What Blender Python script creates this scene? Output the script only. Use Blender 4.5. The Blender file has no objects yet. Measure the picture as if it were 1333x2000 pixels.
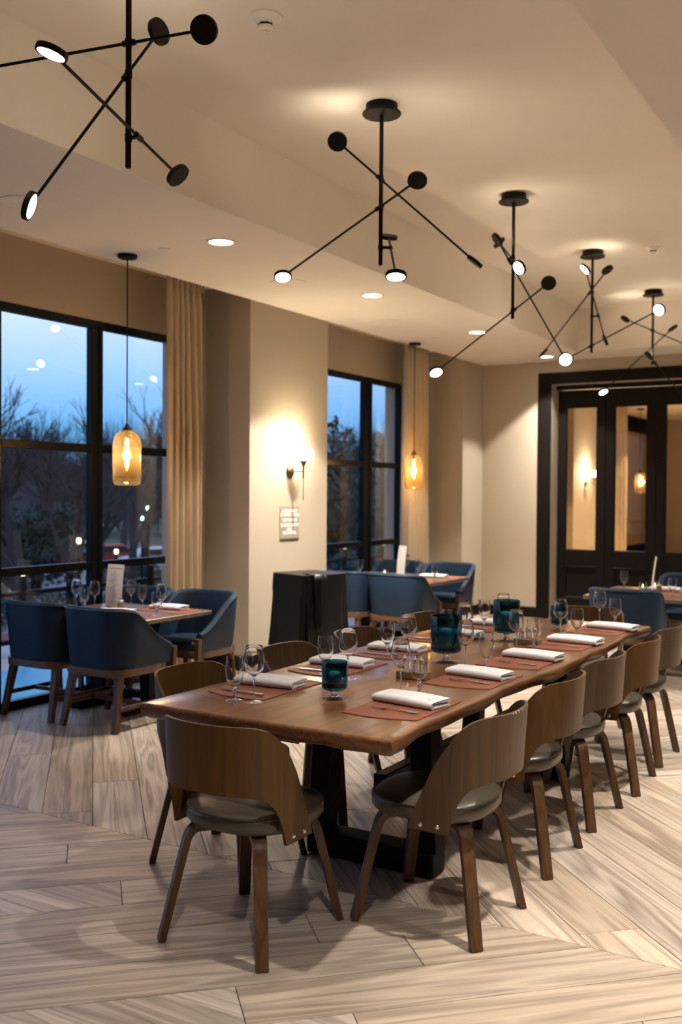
import bpy, bmesh, math, random
from mathutils import Vector, Matrix, Euler
PI = math.pi
random.seed(7)
C = bpy.context.scene.collection
SC = bpy.context.scene

# ------------------------------------------------------------------ camera
CAM_Z, YAW, PITCH, ROLL, FPX = 1.55, math.radians(31.1), math.radians(-1.1), math.radians(0.42), 1955.0
cam_d = bpy.data.cameras.new('camera'); cam = bpy.data.objects.new('camera', cam_d); C.objects.link(cam)
fw = Vector((-math.sin(YAW)*math.cos(PITCH), math.cos(YAW)*math.cos(PITCH), math.sin(PITCH)))
r0 = Vector((math.cos(YAW), math.sin(YAW), 0)); u0 = r0.cross(fw)
rt = r0*math.cos(ROLL) + u0*math.sin(ROLL); up = rt.cross(fw)
cam.matrix_world = Matrix(((rt.x, up.x, -fw.x, 0), (rt.y, up.y, -fw.y, 0), (rt.z, up.z, -fw.z, CAM_Z), (0, 0, 0, 1)))
cam_d.sensor_fit = 'VERTICAL'; cam_d.sensor_height = 36.0; cam_d.lens = FPX/2000*36
cam_d.clip_start = 0.05; cam_d.clip_end = 400
cam_d.dof.use_dof = True; cam_d.dof.focus_distance = 3.75; cam_d.dof.aperture_fstop = 2.8; cam_d.dof.aperture_blades = 9
SC.camera = cam

# ------------------------------------------------------------------ sky (dusk), exposure
SC.view_settings.view_transform = 'Standard'; SC.view_settings.look = 'None'
SC.view_settings.gamma = 1.0; SC.view_settings.use_curve_mapping = False
SC.view_settings.exposure = 0.85
SC.cycles.max_bounces = 10; SC.cycles.diffuse_bounces = 4; SC.cycles.glossy_bounces = 4
SC.cycles.transmission_bounces = 10; SC.cycles.transparent_max_bounces = 24
SC.cycles.caustics_reflective = False; SC.cycles.sample_clamp_indirect = 4.0
W = bpy.data.worlds.new('dusk_sky'); SC.world = W; W.use_nodes = True
wn = W.node_tree.nodes; wl = W.node_tree.links; wn.clear()
tc = wn.new('ShaderNodeTexCoord'); sx = wn.new('ShaderNodeSeparateXYZ'); rp = wn.new('ShaderNodeValToRGB')
bg = wn.new('ShaderNodeBackground'); wo = wn.new('ShaderNodeOutputWorld')
wl.new(tc.outputs['Generated'], sx.inputs[0]); wl.new(sx.outputs['Z'], rp.inputs[0])
wl.new(rp.outputs[0], bg.inputs[0]); wl.new(bg.outputs[0], wo.inputs[0])
el = rp.color_ramp.elements
el[0].position = 0.0; el[0].color = (0.05, 0.12, 0.20, 1)
el[1].position = 1.0; el[1].color = (0.16, 0.20, 0.34, 1)
for p, c in ((0.058, (0.050, 0.152, 0.29, 1)), (0.11, (0.115, 0.205, 0.36, 1)), (0.18, (0.225, 0.275, 0.42, 1)), (0.45, (0.20, 0.24, 0.38, 1))):
    e = el.new(p); e.color = c
bg.inputs['Strength'].default_value = 2.25

DOWN_W, SCONCE_W, DISC_E, WARM_W = 430.0, 26.0, 24.0, 650.0
WARM = (1.0, 0.935, 0.84); NEUT = (1.0, 0.925, 0.82); GOLD = (1.0, 0.70, 0.38)

# ------------------------------------------------------------------ helpers
def lin(r, g, b):
    f = lambda v: (v/255/12.92) if v <= 10 else ((v/255+0.055)/1.055)**2.4
    return (f(r), f(g), f(b), 1.0)

def nmat(name):
    m = bpy.data.materials.new(name); m.use_nodes = True
    n = m.node_tree.nodes; n.clear()
    o = n.new('ShaderNodeOutputMaterial')
    return m, n, m.node_tree.links, o

def mat(name, col, rough=0.5, metal=0.0, var=0.0, scale=(8, 8, 8), bump=0.0, bscale=None, coat=0.0, sheen=0.0, spec=0.5, detail=3.0, trans=0.0):
    """principled material with a noise-driven colour variation and bump in object space"""
    m, n, l, o = nmat(name)
    b = n.new('ShaderNodeBsdfPrincipled'); l.new(b.outputs[0], o.inputs[0])
    b.inputs['Roughness'].default_value = rough; b.inputs['Metallic'].default_value = metal
    b.inputs['Coat Weight'].default_value = coat; b.inputs['Coat Roughness'].default_value = 0.15
    b.inputs['Sheen Weight'].default_value = sheen; b.inputs['Specular IOR Level'].default_value = spec
    col = tuple(col[:3])
    b.inputs['Base Color'].default_value = (*col, 1)
    t = n.new('ShaderNodeTexCoord')
    def noise(sc):
        mp = n.new('ShaderNodeMapping'); mp.inputs['Scale'].default_value = sc
        l.new(t.outputs['Object'], mp.inputs[0])
        z = n.new('ShaderNodeTexNoise'); z.inputs['Scale'].default_value = 1.0; z.inputs['Detail'].default_value = detail
        l.new(mp.outputs[0], z.inputs['Vector']); return z
    if var:
        z = noise(scale); r = n.new('ShaderNodeValToRGB')
        r.color_ramp.elements[0].position = 0.25; r.color_ramp.elements[1].position = 0.75
        r.color_ramp.elements[0].color = (*[c*(1-var) for c in col], 1)
        r.color_ramp.elements[1].color = (*[min(1, c*(1+var)) for c in col], 1)
        l.new(z.outputs['Fac'], r.inputs[0]); l.new(r.outputs[0], b.inputs['Base Color'])
    if bump:
        z = noise(bscale or scale); bp = n.new('ShaderNodeBump'); bp.inputs['Strength'].default_value = bump
        bp.inputs['Distance'].default_value = 0.003
        l.new(z.outputs['Fac'], bp.inputs['Height']); l.new(bp.outputs[0], b.inputs['Normal'])
    if trans:
        tr = n.new('ShaderNodeBsdfTranslucent'); tr.inputs[0].default_value = (*col, 1)
        mx = n.new('ShaderNodeMixShader'); mx.inputs[0].default_value = trans
        l.new(b.outputs[0], mx.inputs[1]); l.new(tr.outputs[0], mx.inputs[2]); l.new(mx.outputs[0], o.inputs[0])
    return m

def wood(name, dark, light, rough=0.4, axis='X', scale=1.0, coat=0.0, dist=3.0, rnd=0.0, spec=0.5):
    """grain running along one local axis; rnd shifts tint and grain per object"""
    m, n, l, o = nmat(name)
    b = n.new('ShaderNodeBsdfPrincipled'); l.new(b.outputs[0], o.inputs[0])
    b.inputs['Roughness'].default_value = rough; b.inputs['Coat Weight'].default_value = coat
    b.inputs['Coat Roughness'].default_value = 0.20; b.inputs['Specular IOR Level'].default_value = spec
    t = n.new('ShaderNodeTexCoord'); oi = n.new('ShaderNodeObjectInfo')
    mul = n.new('ShaderNodeMath'); mul.operation = 'MULTIPLY'; mul.inputs[1].default_value = 37.0
    l.new(oi.outputs['Random'], mul.inputs[0])
    add = n.new('ShaderNodeVectorMath'); add.operation = 'ADD'
    l.new(t.outputs['Object'], add.inputs[0])
    if rnd: l.new(mul.outputs[0], add.inputs[1])
    def mapped(s_long, s_cross):
        mp = n.new('ShaderNodeMapping')
        mp.inputs['Scale'].default_value = tuple((s_long if a == axis else s_cross)*scale for a in 'XYZ')
        l.new(add.outputs[0], mp.inputs[0]); return mp
    fine = n.new('ShaderNodeTexNoise'); fine.inputs['Scale'].default_value = 1; fine.inputs['Detail'].default_value = 5
    fine.inputs['Roughness'].default_value = 0.65
    l.new(mapped(2.0, 110).outputs[0], fine.inputs['Vector'])
    broad = n.new('ShaderNodeTexNoise'); broad.inputs['Scale'].default_value = 1; broad.inputs['Detail'].default_value = 2
    broad.inputs['Distortion'].default_value = dist*0.12
    l.new(mapped(0.55, 9).outputs[0], broad.inputs['Vector'])
    rings = n.new('ShaderNodeMath'); rings.operation = 'MULTIPLY'; rings.inputs[1].default_value = 13.0
    l.new(broad.outputs['Fac'], rings.inputs[0])
    fr = n.new('ShaderNodeMath'); fr.operation = 'PINGPONG'; fr.inputs[1].default_value = 1.0
    l.new(rings.outputs[0], fr.inputs[0])
    a1 = n.new('ShaderNodeMath'); a1.operation = 'MULTIPLY'; a1.inputs[1].default_value = 0.34; l.new(fr.outputs[0], a1.inputs[0])
    a2 = n.new('ShaderNodeMath'); a2.operation = 'MULTIPLY_ADD'; a2.inputs[1].default_value = 0.60
    l.new(fine.outputs['Fac'], a2.inputs[0]); l.new(a1.outputs[0], a2.inputs[2])
    a3 = n.new('ShaderNodeMath'); a3.operation = 'MULTIPLY_ADD'; a3.inputs[1].default_value = 0.5
    l.new(broad.outputs['Fac'], a3.inputs[0]); l.new(a2.outputs[0], a3.inputs[2])
    r = n.new('ShaderNodeValToRGB'); r.color_ramp.elements[0].position = 0.36; r.color_ramp.elements[1].position = 0.96
    r.color_ramp.elements[0].color = (*dark[:3], 1); r.color_ramp.elements[1].color = (*light[:3], 1)
    l.new(a3.outputs[0], r.inputs[0])
    if rnd:
        hv = n.new('ShaderNodeHueSaturation'); mr = n.new('ShaderNodeMapRange')
        mr.inputs['To Min'].default_value = 1-rnd; mr.inputs['To Max'].default_value = 1+rnd
        l.new(oi.outputs['Random'], mr.inputs[0]); l.new(mr.outputs[0], hv.inputs['Value'])
        ms = n.new('ShaderNodeMapRange'); ms.inputs['To Min'].default_value = 0.75; ms.inputs['To Max'].default_value = 1.15
        fm = n.new('ShaderNodeMath'); fm.operation = 'FRACT'; l.new(mul.outputs[0], fm.inputs[0])
        l.new(fm.outputs[0], ms.inputs[0]); l.new(ms.outputs[0], hv.inputs['Saturation'])
        l.new(r.outputs[0], hv.inputs['Color']); l.new(hv.outputs[0], b.inputs['Base Color'])
    else:
        l.new(r.outputs[0], b.inputs['Base Color'])
    bp = n.new('ShaderNodeBump'); bp.inputs['Strength'].default_value = 0.12; bp.inputs['Distance'].default_value = 0.002
    l.new(fine.outputs['Fac'], bp.inputs['Height']); l.new(bp.outputs[0], b.inputs['Normal'])
    return m

def emit(name, col, s):
    m, n, l, o = nmat(name)
    e = n.new('ShaderNodeEmission'); e.inputs[0].default_value = (*col[:3], 1); e.inputs[1].default_value = s
    l.new(e.outputs[0], o.inputs[0]); return m

def thin_glass(name, tint=(1, 1, 1), rough=0.0, base=0.04, edge=1.0, body=None, bodyf=0.0, power=4.0):
    """thin transparent glass: clear straight on, mirror-like at grazing angles"""
    m, n, l, o = nmat(name)
    tr = n.new('ShaderNodeBsdfTransparent'); tr.inputs[0].default_value = (*tint, 1)
    gl = n.new('ShaderNodeBsdfGlossy'); gl.inputs['Roughness'].default_value = rough
    lw = n.new('ShaderNodeLayerWeight'); lw.inputs['Blend'].default_value = 0.5
    fr = n.new('ShaderNodeMath'); fr.operation = 'POWER'; fr.inputs[1].default_value = power
    l.new(lw.outputs['Facing'], fr.inputs[0])
    ma = n.new('ShaderNodeMath'); ma.operation = 'MULTIPLY_ADD'; ma.inputs[1].default_value = edge; ma.inputs[2].default_value = base; ma.use_clamp = True
    l.new(fr.outputs[0], ma.inputs[0])
    mx = n.new('ShaderNodeMixShader'); l.new(ma.outputs[0], mx.inputs[0]); l.new(tr.outputs[0], mx.inputs[1]); l.new(gl.outputs[0], mx.inputs[2])
    last = mx
    if body:
        d = n.new('ShaderNodeBsdfTranslucent'); d.inputs[0].default_value = (*body, 1)
        m2 = n.new('ShaderNodeMixShader'); m2.inputs[0].default_value = bodyf
        l.new(mx.outputs[0], m2.inputs[1]); l.new(d.outputs[0], m2.inputs[2]); last = m2
    l.new(last.outputs[0], o.inputs[0]); return m

def solid_glass(name, col=(1, 1, 1), rough=0.0):
    m, n, l, o = nmat(name)
    g = n.new('ShaderNodeBsdfGlass'); g.inputs['Color'].default_value = (*col, 1); g.inputs['IOR'].default_value = 1.45
    g.inputs['Roughness'].default_value = rough
    l.new(g.outputs[0], o.inputs[0]); return m

class MB:
    def __init__(s): s.bm = bmesh.new()
    def box(s, c, d, bev=0.0, rot=None, seg=1):
        r = bmesh.ops.create_cube(s.bm, size=1.0)
        vs = r['verts']
        for v in vs: v.co = Vector((v.co.x*d[0], v.co.y*d[1], v.co.z*d[2]))
        if bev:
            es = list({e for v in vs for e in v.link_edges})
            q = bmesh.ops.bevel(s.bm, geom=es, offset=bev, segments=seg, affect='EDGES', clamp_overlap=True)
            vs = list({v for f in q['faces'] for v in f.verts} | {v for v in vs if v.is_valid})
            vs = list({v for v in vs if v.is_valid})
            st = list(vs); seen = set(vs)
            while st:
                v = st.pop()
                for e in v.link_edges:
                    w = e.other_vert(v)
                    if w not in seen: seen.add(w); st.append(w)
            vs = list(seen)
        M = Matrix.Translation(Vector(c))
        if rot is not None: M = M @ (rot if isinstance(rot, Matrix) else Euler(rot).to_matrix()).to_4x4()
        for v in vs: v.co = M @ v.co
        return s
    def grid(s, P, closeu=False, closev=False):
        V = [[s.bm.verts.new(Vector(p)) for p in row] for row in P]
        nu, nv = len(V), len(V[0])
        for i in range(nu if closeu else nu-1):
            for j in range(nv if closev else nv-1):
                q = (V[i][j], V[(i+1) % nu][j], V[(i+1) % nu][(j+1) % nv], V[i][(j+1) % nv])
                try: s.bm.faces.new(q)
                except ValueError: pass
        return V
    def cap(s, loop, flip=False):
        try: s.bm.faces.new(loop[::-1] if flip else loop)
        except ValueError: pass
    def lathe(s, prof, n=24, M=None, ends=True):
        P = []
        for r, z in prof:
            P.append([Vector((r*math.cos(2*PI*k/n), r*math.sin(2*PI*k/n), z)) for k in range(n)])
        if M is not None: P = [[M @ p for p in row] for row in P]
        V = s.grid(P, closev=True)
        if ends:
            if prof[0][0] > 1e-5: s.cap(V[0], True)
            if prof[-1][0] > 1e-5: s.cap(V[-1])
        return s
    def sweep(s, pts, shape, side=None, ends=True):
        """shape(i) -> list of (a, b) offsets in the frame (side, normal) along pts"""
        pts = [Vector(p) for p in pts]; rows = []; ref = Vector(side) if side is not None else None
        prev = None
        for i, p in enumerate(pts):
            t = (pts[min(i+1, len(pts)-1)] - pts[max(i-1, 0)]).normalized()
            if ref is not None: a = ref
            elif prev is not None: a = prev
            else: a = Vector((0, 0, 1)) if abs(t.z) < 0.9 else Vector((1, 0, 0))
            a = (a - t*a.dot(t)).normalized(); prev = a; b = t.cross(a)
            rows.append([p + a*x + b*y for x, y in shape(i)])
        V = s.grid(rows, closev=True)
        if ends: s.cap(V[0], True); s.cap(V[-1])
        return s
    def tube(s, pts, r, n=8, ends=True):
        rr = r if isinstance(r, (list, tuple)) else [r]*len(pts)
        return s.sweep(pts, lambda i: [(rr[i]*math.cos(2*PI*k/n), rr[i]*math.sin(2*PI*k/n)) for k in range(n)], None, ends)
    def prism(s, poly, z0, z1, M=None, inset=0.0):
        n = len(poly); ctr = Vector((sum(p[0] for p in poly)/n, sum(p[1] for p in poly)/n))
        rows = [[Vector((p[0], p[1], z0)) for p in poly]]
        if inset:
            rows.append([Vector((p[0], p[1], z1-inset)) for p in poly])
            top = []
            for p in poly:
                d = ctr - Vector(p[:2]); L = max(d.length, 1e-6); q = Vector(p[:2]) + d/L*inset
                top.append(Vector((q.x, q.y, z1)))
            rows.append(top)
        else: rows.append([Vector((p[0], p[1], z1)) for p in poly])
        if M is not None: rows = [[M @ p for p in row] for row in rows]
        V = s.grid(rows, closev=True); s.cap(V[0], True); s.cap(V[-1])
        return s
    def mesh(s, name, m=None, smooth=35):
        bmesh.ops.remove_doubles(s.bm, verts=s.bm.verts, dist=1e-6)
        bmesh.ops.recalc_face_normals(s.bm, faces=s.bm.faces)
        me = bpy.data.meshes.new(name); s.bm.to_mesh(me); s.bm.free()
        if smooth:
            me.shade_smooth()
            if smooth < 180: me.set_sharp_from_angle(angle=math.radians(smooth))
        if m: me.materials.append(m)
        return me
    def build(s, name, m=None, parent=None, loc=(0, 0, 0), rot=None, smooth=35):
        return put(name, s.mesh(name, m, smooth), parent, loc, rot)

def put(name, me, parent=None, loc=(0, 0, 0), rot=None):
    o = bpy.data.objects.new(name, me); C.objects.link(o)
    o.location = loc
    if rot is not None:
        if isinstance(rot, Matrix): o.rotation_euler = rot.to_euler()
        elif isinstance(rot, (int, float)): o.rotation_euler = (0, 0, rot)
        else: o.rotation_euler = rot
    if parent: o.parent = parent
    return o
def tag(o, label, cat, group=None):
    o['label'] = label; o['category'] = cat
    if group: o['group'] = group
    return o
def thing(name, label, cat, loc=(0, 0, 0), rotz=0.0, group=None):
    return tag(put(name, None, None, loc, rotz), label, cat, group)
def struct(o): o['kind'] = 'structure'; return o
def stuff(o): o['kind'] = 'stuff'; return o
KIDS = {}
def dup(root, loc, rotz=None, label=None, group=None):
    r = root.copy(); C.objects.link(r); r.location = loc
    if rotz is not None: r.rotation_euler = (0, 0, rotz)
    if label: r['label'] = label
    if group: r['group'] = group
    for ch in list(root.children):
        c = ch.copy(); C.objects.link(c); c.parent = r
        for g in list(ch.children):
            d = g.copy(); C.objects.link(d); d.parent = c
    return r
def circ(r, n=24, cx=0, cy=0): return [(cx+r*math.cos(2*PI*k/n), cy+r*math.sin(2*PI*k/n)) for k in range(n)]
def frame_z(nrm):
    """rotation that takes +z to nrm"""
    return Vector((0, 0, 1)).rotation_difference(Vector(nrm).normalized()).to_matrix()
def text_mesh(name, s, size, m, extrude=0.0008, align='CENTER', bold=0.0):
    cu = bpy.data.curves.new(name, 'FONT'); cu.body = s; cu.size = size; cu.align_x = align; cu.align_y = 'CENTER'
    cu.extrude = extrude; cu.offset = bold; cu.resolution_u = 2
    ob = bpy.data.objects.new(name, cu); C.objects.link(ob)
    dg = bpy.context.evaluated_depsgraph_get()
    me = bpy.data.meshes.new_from_object(ob.evaluated_get(dg))
    bpy.data.objects.remove(ob); me.materials.clear(); me.materials.append(m); me.name = name
    return me

# ------------------------------------------------------------------ materials
M = {}
M['ceil'] = mat('ceiling_paint', (0.82, 0.745, 0.64), 0.85, var=0.02, scale=(3, 3, 3))
M['wall'] = mat('woven_wallcovering', (0.42, 0.352, 0.265), 0.8, var=0.06, scale=(60, 60, 220), bump=0.15, bscale=(300, 300, 300))
M['plank'] = wood('oak_planks', (0.175, 0.130, 0.100), (0.58, 0.470, 0.370), 0.42, 'X', 1.0, dist=4, rnd=0.16)
M['subfloor'] = mat('dark_joint', (0.05, 0.036, 0.027), 0.9)
M['table'] = wood('walnut_slab', (0.058, 0.019, 0.006), (0.200, 0.074, 0.021), 0.28, 'Y', 0.8, coat=0.6, dist=3)
M['bark'] = wood('live_edge', (0.035, 0.013, 0.006), (0.16, 0.06, 0.02), 0.4, 'Y', 2.0, coat=0.3, dist=3)
M['chairwood'] = wood('walnut_veneer', (0.058, 0.029, 0.0110), (0.096, 0.049, 0.0185), 0.42, 'Z', 1.2, dist=2, rnd=0.06, spec=0.3)
M['legwood'] = wood('dark_walnut_leg', (0.045, 0.021, 0.009), (0.110, 0.053, 0.023), 0.45, 'Z', 1.6, dist=2, spec=0.3)
M['leather'] = mat('olive_grey_leather', (0.076, 0.063, 0.047), 0.31, var=0.16, scale=(9, 9, 9), bump=0.2, bscale=(160, 160, 160))
M['leather_seam'] = mat('leather_piping', (0.055, 0.048, 0.036), 0.5)
M['steel'] = mat('polished_steel', (0.75, 0.74, 0.72), 0.22, 1.0)
M['black'] = mat('matt_black_metal', (0.006, 0.005, 0.0045), 0.5, 0.0, spec=0.15)
M['blackwood'] = mat('black_painted_wood', (0.007, 0.005, 0.0045), 0.42, spec=0.10)
M['panelling'] = wood('low_bounce_panelling', (0.03, 0.018, 0.010), (0.09, 0.055, 0.030), 0.5, 'Z')  # assumed for the unseen walls, kept dark to cut bounce light
M['frame'] = mat('dark_window_frame', (0.006, 0.007, 0.009), 0.35, spec=0.12)
M['blue'] = mat('blue_leather', (0.0075, 0.021, 0.046), 0.55, spec=0.22, var=0.12, scale=(14, 14, 14), bump=0.2, bscale=(240, 240, 240))
M['piping'] = mat('blue_piping', (0.011, 0.027, 0.054), 0.42)
M['apron'] = wood('walnut_apron', (0.050, 0.022, 0.009), (0.13, 0.062, 0.025), 0.42, 'X', 1.4)
M['tabletop2'] = wood('dark_cafe_top', (0.05, 0.030, 0.019), (0.17, 0.115, 0.080), 0.35, 'X', 1.1, coat=0.2)
M['mat'] = mat('rust_leather_mat', (0.21, 0.062, 0.032), 0.55, var=0.14, scale=(16, 16, 16), bump=0.2, bscale=(220, 220, 220))
M['stitch'] = mat('mat_edge_stitch', (0.30, 0.105, 0.055), 0.6)
M['linen'] = mat('white_napkin', (0.74, 0.74, 0.75), 0.85, var=0.03, scale=(40, 40, 40), bump=0.25, bscale=(500, 500, 500), sheen=0.2)
M['hem'] = mat('napkin_hem', (0.68, 0.68, 0.69), 0.85)
M['curtain'] = mat('oatmeal_linen', (0.56, 0.45, 0.31), 0.9, var=0.13, scale=(70, 70, 6), bump=0.3, bscale=(260, 260, 260), trans=0.12)
M['bowl'] = solid_glass('wine_glass_bowl', (0.99, 0.99, 0.99))
M['stem'] = solid_glass('wine_glass_stem', (0.97, 0.97, 0.97))
M['footglass'] = thin_glass('glass_foot', (0.97, 0.97, 0.97), 0.0, 0.07, 0.9, power=3.0)
M['pane'] = thin_glass('window_glass', (0.93, 0.95, 0.96), 0.0, 0.05, 1.0)
M['doorpane'] = thin_glass('door_glass', (0.96, 0.95, 0.93), 0.0, 0.04, 1.0)
M['teal'] = thin_glass('teal_candle_glass', (0.20, 0.44, 0.52), 0.02, 0.05, 0.9)
M['amber'] = thin_glass('amber_lamp_glass', (0.98, 0.88, 0.67), 0.0, 0.07, 0.95, body=(0.95, 0.72, 0.38), bodyf=0.022)
M['wax'] = mat('candle_wax', (0.72, 0.74, 0.70), 0.6, trans=0.2)
M['sand'] = mat('candle_sand', (0.42, 0.40, 0.27), 0.95, var=0.25, scale=(400, 400, 400))
M['cloth'] = mat('black_tablecloth', (0.0035, 0.0033, 0.0036), 0.42, var=0.2, scale=(20, 20, 20), spec=0.22)
M['white'] = mat('white_plastic', (0.84, 0.79, 0.70), 0.4)
M['bronze'] = mat('aged_bronze', (0.13, 0.085, 0.05), 0.38, 0.85)
M['signplate'] = mat('taupe_sign_plate', (0.38, 0.325, 0.25), 0.4, 0.2)
M['signtext'] = mat('white_sign_letters', (0.80, 0.79, 0.76), 0.6)
M['paper'] = mat('menu_paper', (0.88, 0.84, 0.74), 0.7, var=0.05, scale=(12, 12, 12))
M['ink'] = mat('menu_ink', (0.32, 0.28, 0.23), 0.8)
M['inkfaint'] = mat('menu_small_print', (0.55, 0.50, 0.42), 0.8)
M['millglass'] = mat('pepper_mill', (0.28, 0.21, 0.13), 0.25, 0.5)
M['disc'] = emit('led_disc', (1.0, 0.85, 0.64), DISC_E)
M['down'] = emit('downlight_lens', (1.0, 0.95, 0.88), 12)
M['bulb'] = emit('warm_filament', (1.0, 0.66, 0.30), 45)
M['sconceglow'] = emit('sconce_bowl_glow', (1.0, 0.87, 0.66), 9)
_n = M['sconceglow'].node_tree.nodes; _l = M['sconceglow'].node_tree.links
_t = _n.new('ShaderNodeBsdfTransparent'); _x = _n.new('ShaderNodeMixShader'); _x.inputs[0].default_value = 0.5
_l.new([k for k in _n if k.type == 'EMISSION'][0].outputs[0], _x.inputs[1]); _l.new(_t.outputs[0], _x.inputs[2]); _l.new(_x.outputs[0], [k for k in _n if k.type == 'OUTPUT_MATERIAL'][0].inputs[0])
M['flame'] = emit('candle_flame', (1.0, 0.55, 0.2), 12)
# outdoors
M['bark2'] = mat('tree_bark', (0.040, 0.032, 0.032), 0.9)
M['leafdark'] = mat('evergreen_leaves', (0.022, 0.050, 0.044), 0.8, var=0.4, scale=(1, 1, 1))
M['lawn'] = mat('dusk_lawn', (0.10, 0.115, 0.07), 0.95, var=0.35, scale=(0.3, 0.3, 0.3))
M['road'] = mat('pale_road', (0.26, 0.24, 0.25), 0.8, var=0.1, scale=(0.4, 0.4, 0.4))
M['terrace'] = mat('terrace_concrete', (0.42, 0.42, 0.44), 0.55, var=0.1, scale=(2, 2, 2))
M['teal_strip'] = mat('turquoise_strip', (0.02, 0.42, 0.68), 0.35, var=0.08, scale=(2, 2, 2))
M['brickred'] = mat('red_brick', (0.22, 0.075, 0.055), 0.9, var=0.2, scale=(3, 3, 3))
M['siding'] = mat('pale_siding', (0.55, 0.52, 0.46), 0.8)
M['carwhite'] = mat('car_white', (0.62, 0.64, 0.68), 0.3)
M['carblue'] = mat('car_slate', (0.10, 0.16, 0.22), 0.3)
M['carred'] = mat('car_red', (0.35, 0.03, 0.03), 0.3)
M['tyre'] = mat('tyre_rubber', (0.012, 0.012, 0.012), 0.9)
M['lampgreen'] = emit('street_lamp_cold', (0.55, 1.0, 0.72), 5)
M['lampwarm'] = emit('street_lamp_warm', (1.0, 0.75, 0.42), 4)
M['winlit'] = emit('lit_window', (1.0, 0.78, 0.5), 1.2)

# ------------------------------------------------------------------ room measures
XW, XP = -5.62, -5.12              # window plane, pillar face
ZL, ZT, ZP = 3.20, 3.695, 3.33     # low ceiling, tray ceiling, curtain pocket
TX0, TX1, TY0, TY1 = -3.66, -1.10, -0.6, 11.35   # tray
YB, YD = 12.02, 12.24              # back wall face, folding door plane
XR, YF = 4.6, -3.2                 # unseen side wall and wall behind the camera
P1, P2, P3 = (6.96, 8.22), (11.39, 12.02), (15.72, 16.95)
def bx(name, lo, hi, m, parent=None, bev=0.0, kind=True):
    c = [(a+b)/2 for a, b in zip(lo, hi)]; d = [b-a for a, b in zip(lo, hi)]
    o = MB().box((0, 0, 0), d, bev).build(name, m, parent, c, smooth=35)
    if kind and not parent: struct(o)
    return o

# floor: chevron rows of separate planks on a dark base
floor = bx('floor', (XW-0.1, YF, -0.16), (XR, 22.5, -0.008), M['subfloor'])
def clip(poly, nx, ny, d):
    out = []
    for i in range(len(poly)):
        a, b = poly[i], poly[(i+1) % len(poly)]
        da, db = a[0]*nx+a[1]*ny-d, b[0]*nx+b[1]*ny-d
        if da <= 0: out.append(a)
        if (da < 0 < db) or (db < 0 < da):
            t = da/(da-db); out.append((a[0]+(b[0]-a[0])*t, a[1]+(b[1]-a[1])*t))
    return out
fc = floor.location
ROW, PW, GAP = 2.2, 0.238, 0.0016
far_planks = MB()
for k in range(-3, 9):
    y0, y1 = 3.355+ROW*(k-1), 3.355+ROW*k
    if y0 > 22.4: continue
    ang = math.radians(45 if k % 2 == 0 else -45); ca, sa = math.cos(ang), math.sin(ang)
    half = PW/2; i = -60
    for i in range(-70, 110):
        v = i*PW                              # strip offset across the grain
        # strip runs u in [-20, 30] in the rotated frame
        cuts = []; u = -24 + random.random()*1.5
        while u < 26:
            L = random.uniform(1.5, 2.4); cuts.append((u, u+L)); u += L
        for ua, ub in cuts:
            quad = [(ua, v), (ub, v), (ub, v+PW), (ua, v+PW)]
            q = [(x*ca-y*sa, x*sa+y*ca) for x, y in quad]
            if max(p[1] for p in q) < max(y0, YF) or min(p[1] for p in q) > y1: continue
            if max(p[0] for p in q) < XW or min(p[0] for p in q) > XR: continue
            for nx, ny, d in ((0, 1, y1), (0, -1, -max(y0, YF)), (1, 0, XR), (-1, 0, -(XW+0.03))):
                q = clip(q, nx, ny, d)
                if len(q) < 3: break
            if len(q) < 3: continue
            # back to the grain frame, inset by the joint
            g = [(x*ca+y*sa, -x*sa+y*ca) for x, y in q]
            cx = sum(p[0] for p in g)/len(g); cy = sum(p[1] for p in g)/len(g)
            area = abs(sum(g[a][0]*g[(a+1) % len(g)][1]-g[(a+1) % len(g)][0]*g[a][1] for a in range(len(g))))/2
            if area < 0.004: continue
            h = []
            for a in range(len(g)):
                p, c0, c1 = Vector(g[a]), Vector(g[a-1]), Vector(g[(a+1) % len(g)])
                e0, e1 = (p-c0), (c1-p)
                if e0.length < 1e-5 or e1.length < 1e-5: continue
                n0 = Vector((-e0.y, e0.x)).normalized(); n1 = Vector((-e1.y, e1.x)).normalized()
                w = n0+n1
                if w.length < 0.2: w = n0
                w = w/max(0.35, w.dot(n0)); q2 = p+w*GAP; h.append((q2.x-cx, q2.y-cy))
            if len(h) < 3: continue
            wx, wy = cx*ca-cy*sa, cx*sa+cy*ca
            near = -5.5 < wx < 1.0 and 1.7 < wy < 9.5 and wx > -1.05*wy-1.2 and wx < 0.12*wy+0.25
            if near:
                MB().prism(h, -0.012, 0.0, inset=0.0012).build('plank', M['plank'], floor, (wx-fc[0], wy-fc[1], -fc[2]), ang, smooth=0)
            else:
                far_planks.prism(h, -0.012, 0.0, M=Matrix.Translation((wx-fc[0], wy-fc[1], -fc[2])) @ Matrix.Rotation(ang, 4, 'Z'))
stuff(far_planks.build('far_plank_field', M['plank'], floor, smooth=0))

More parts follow.
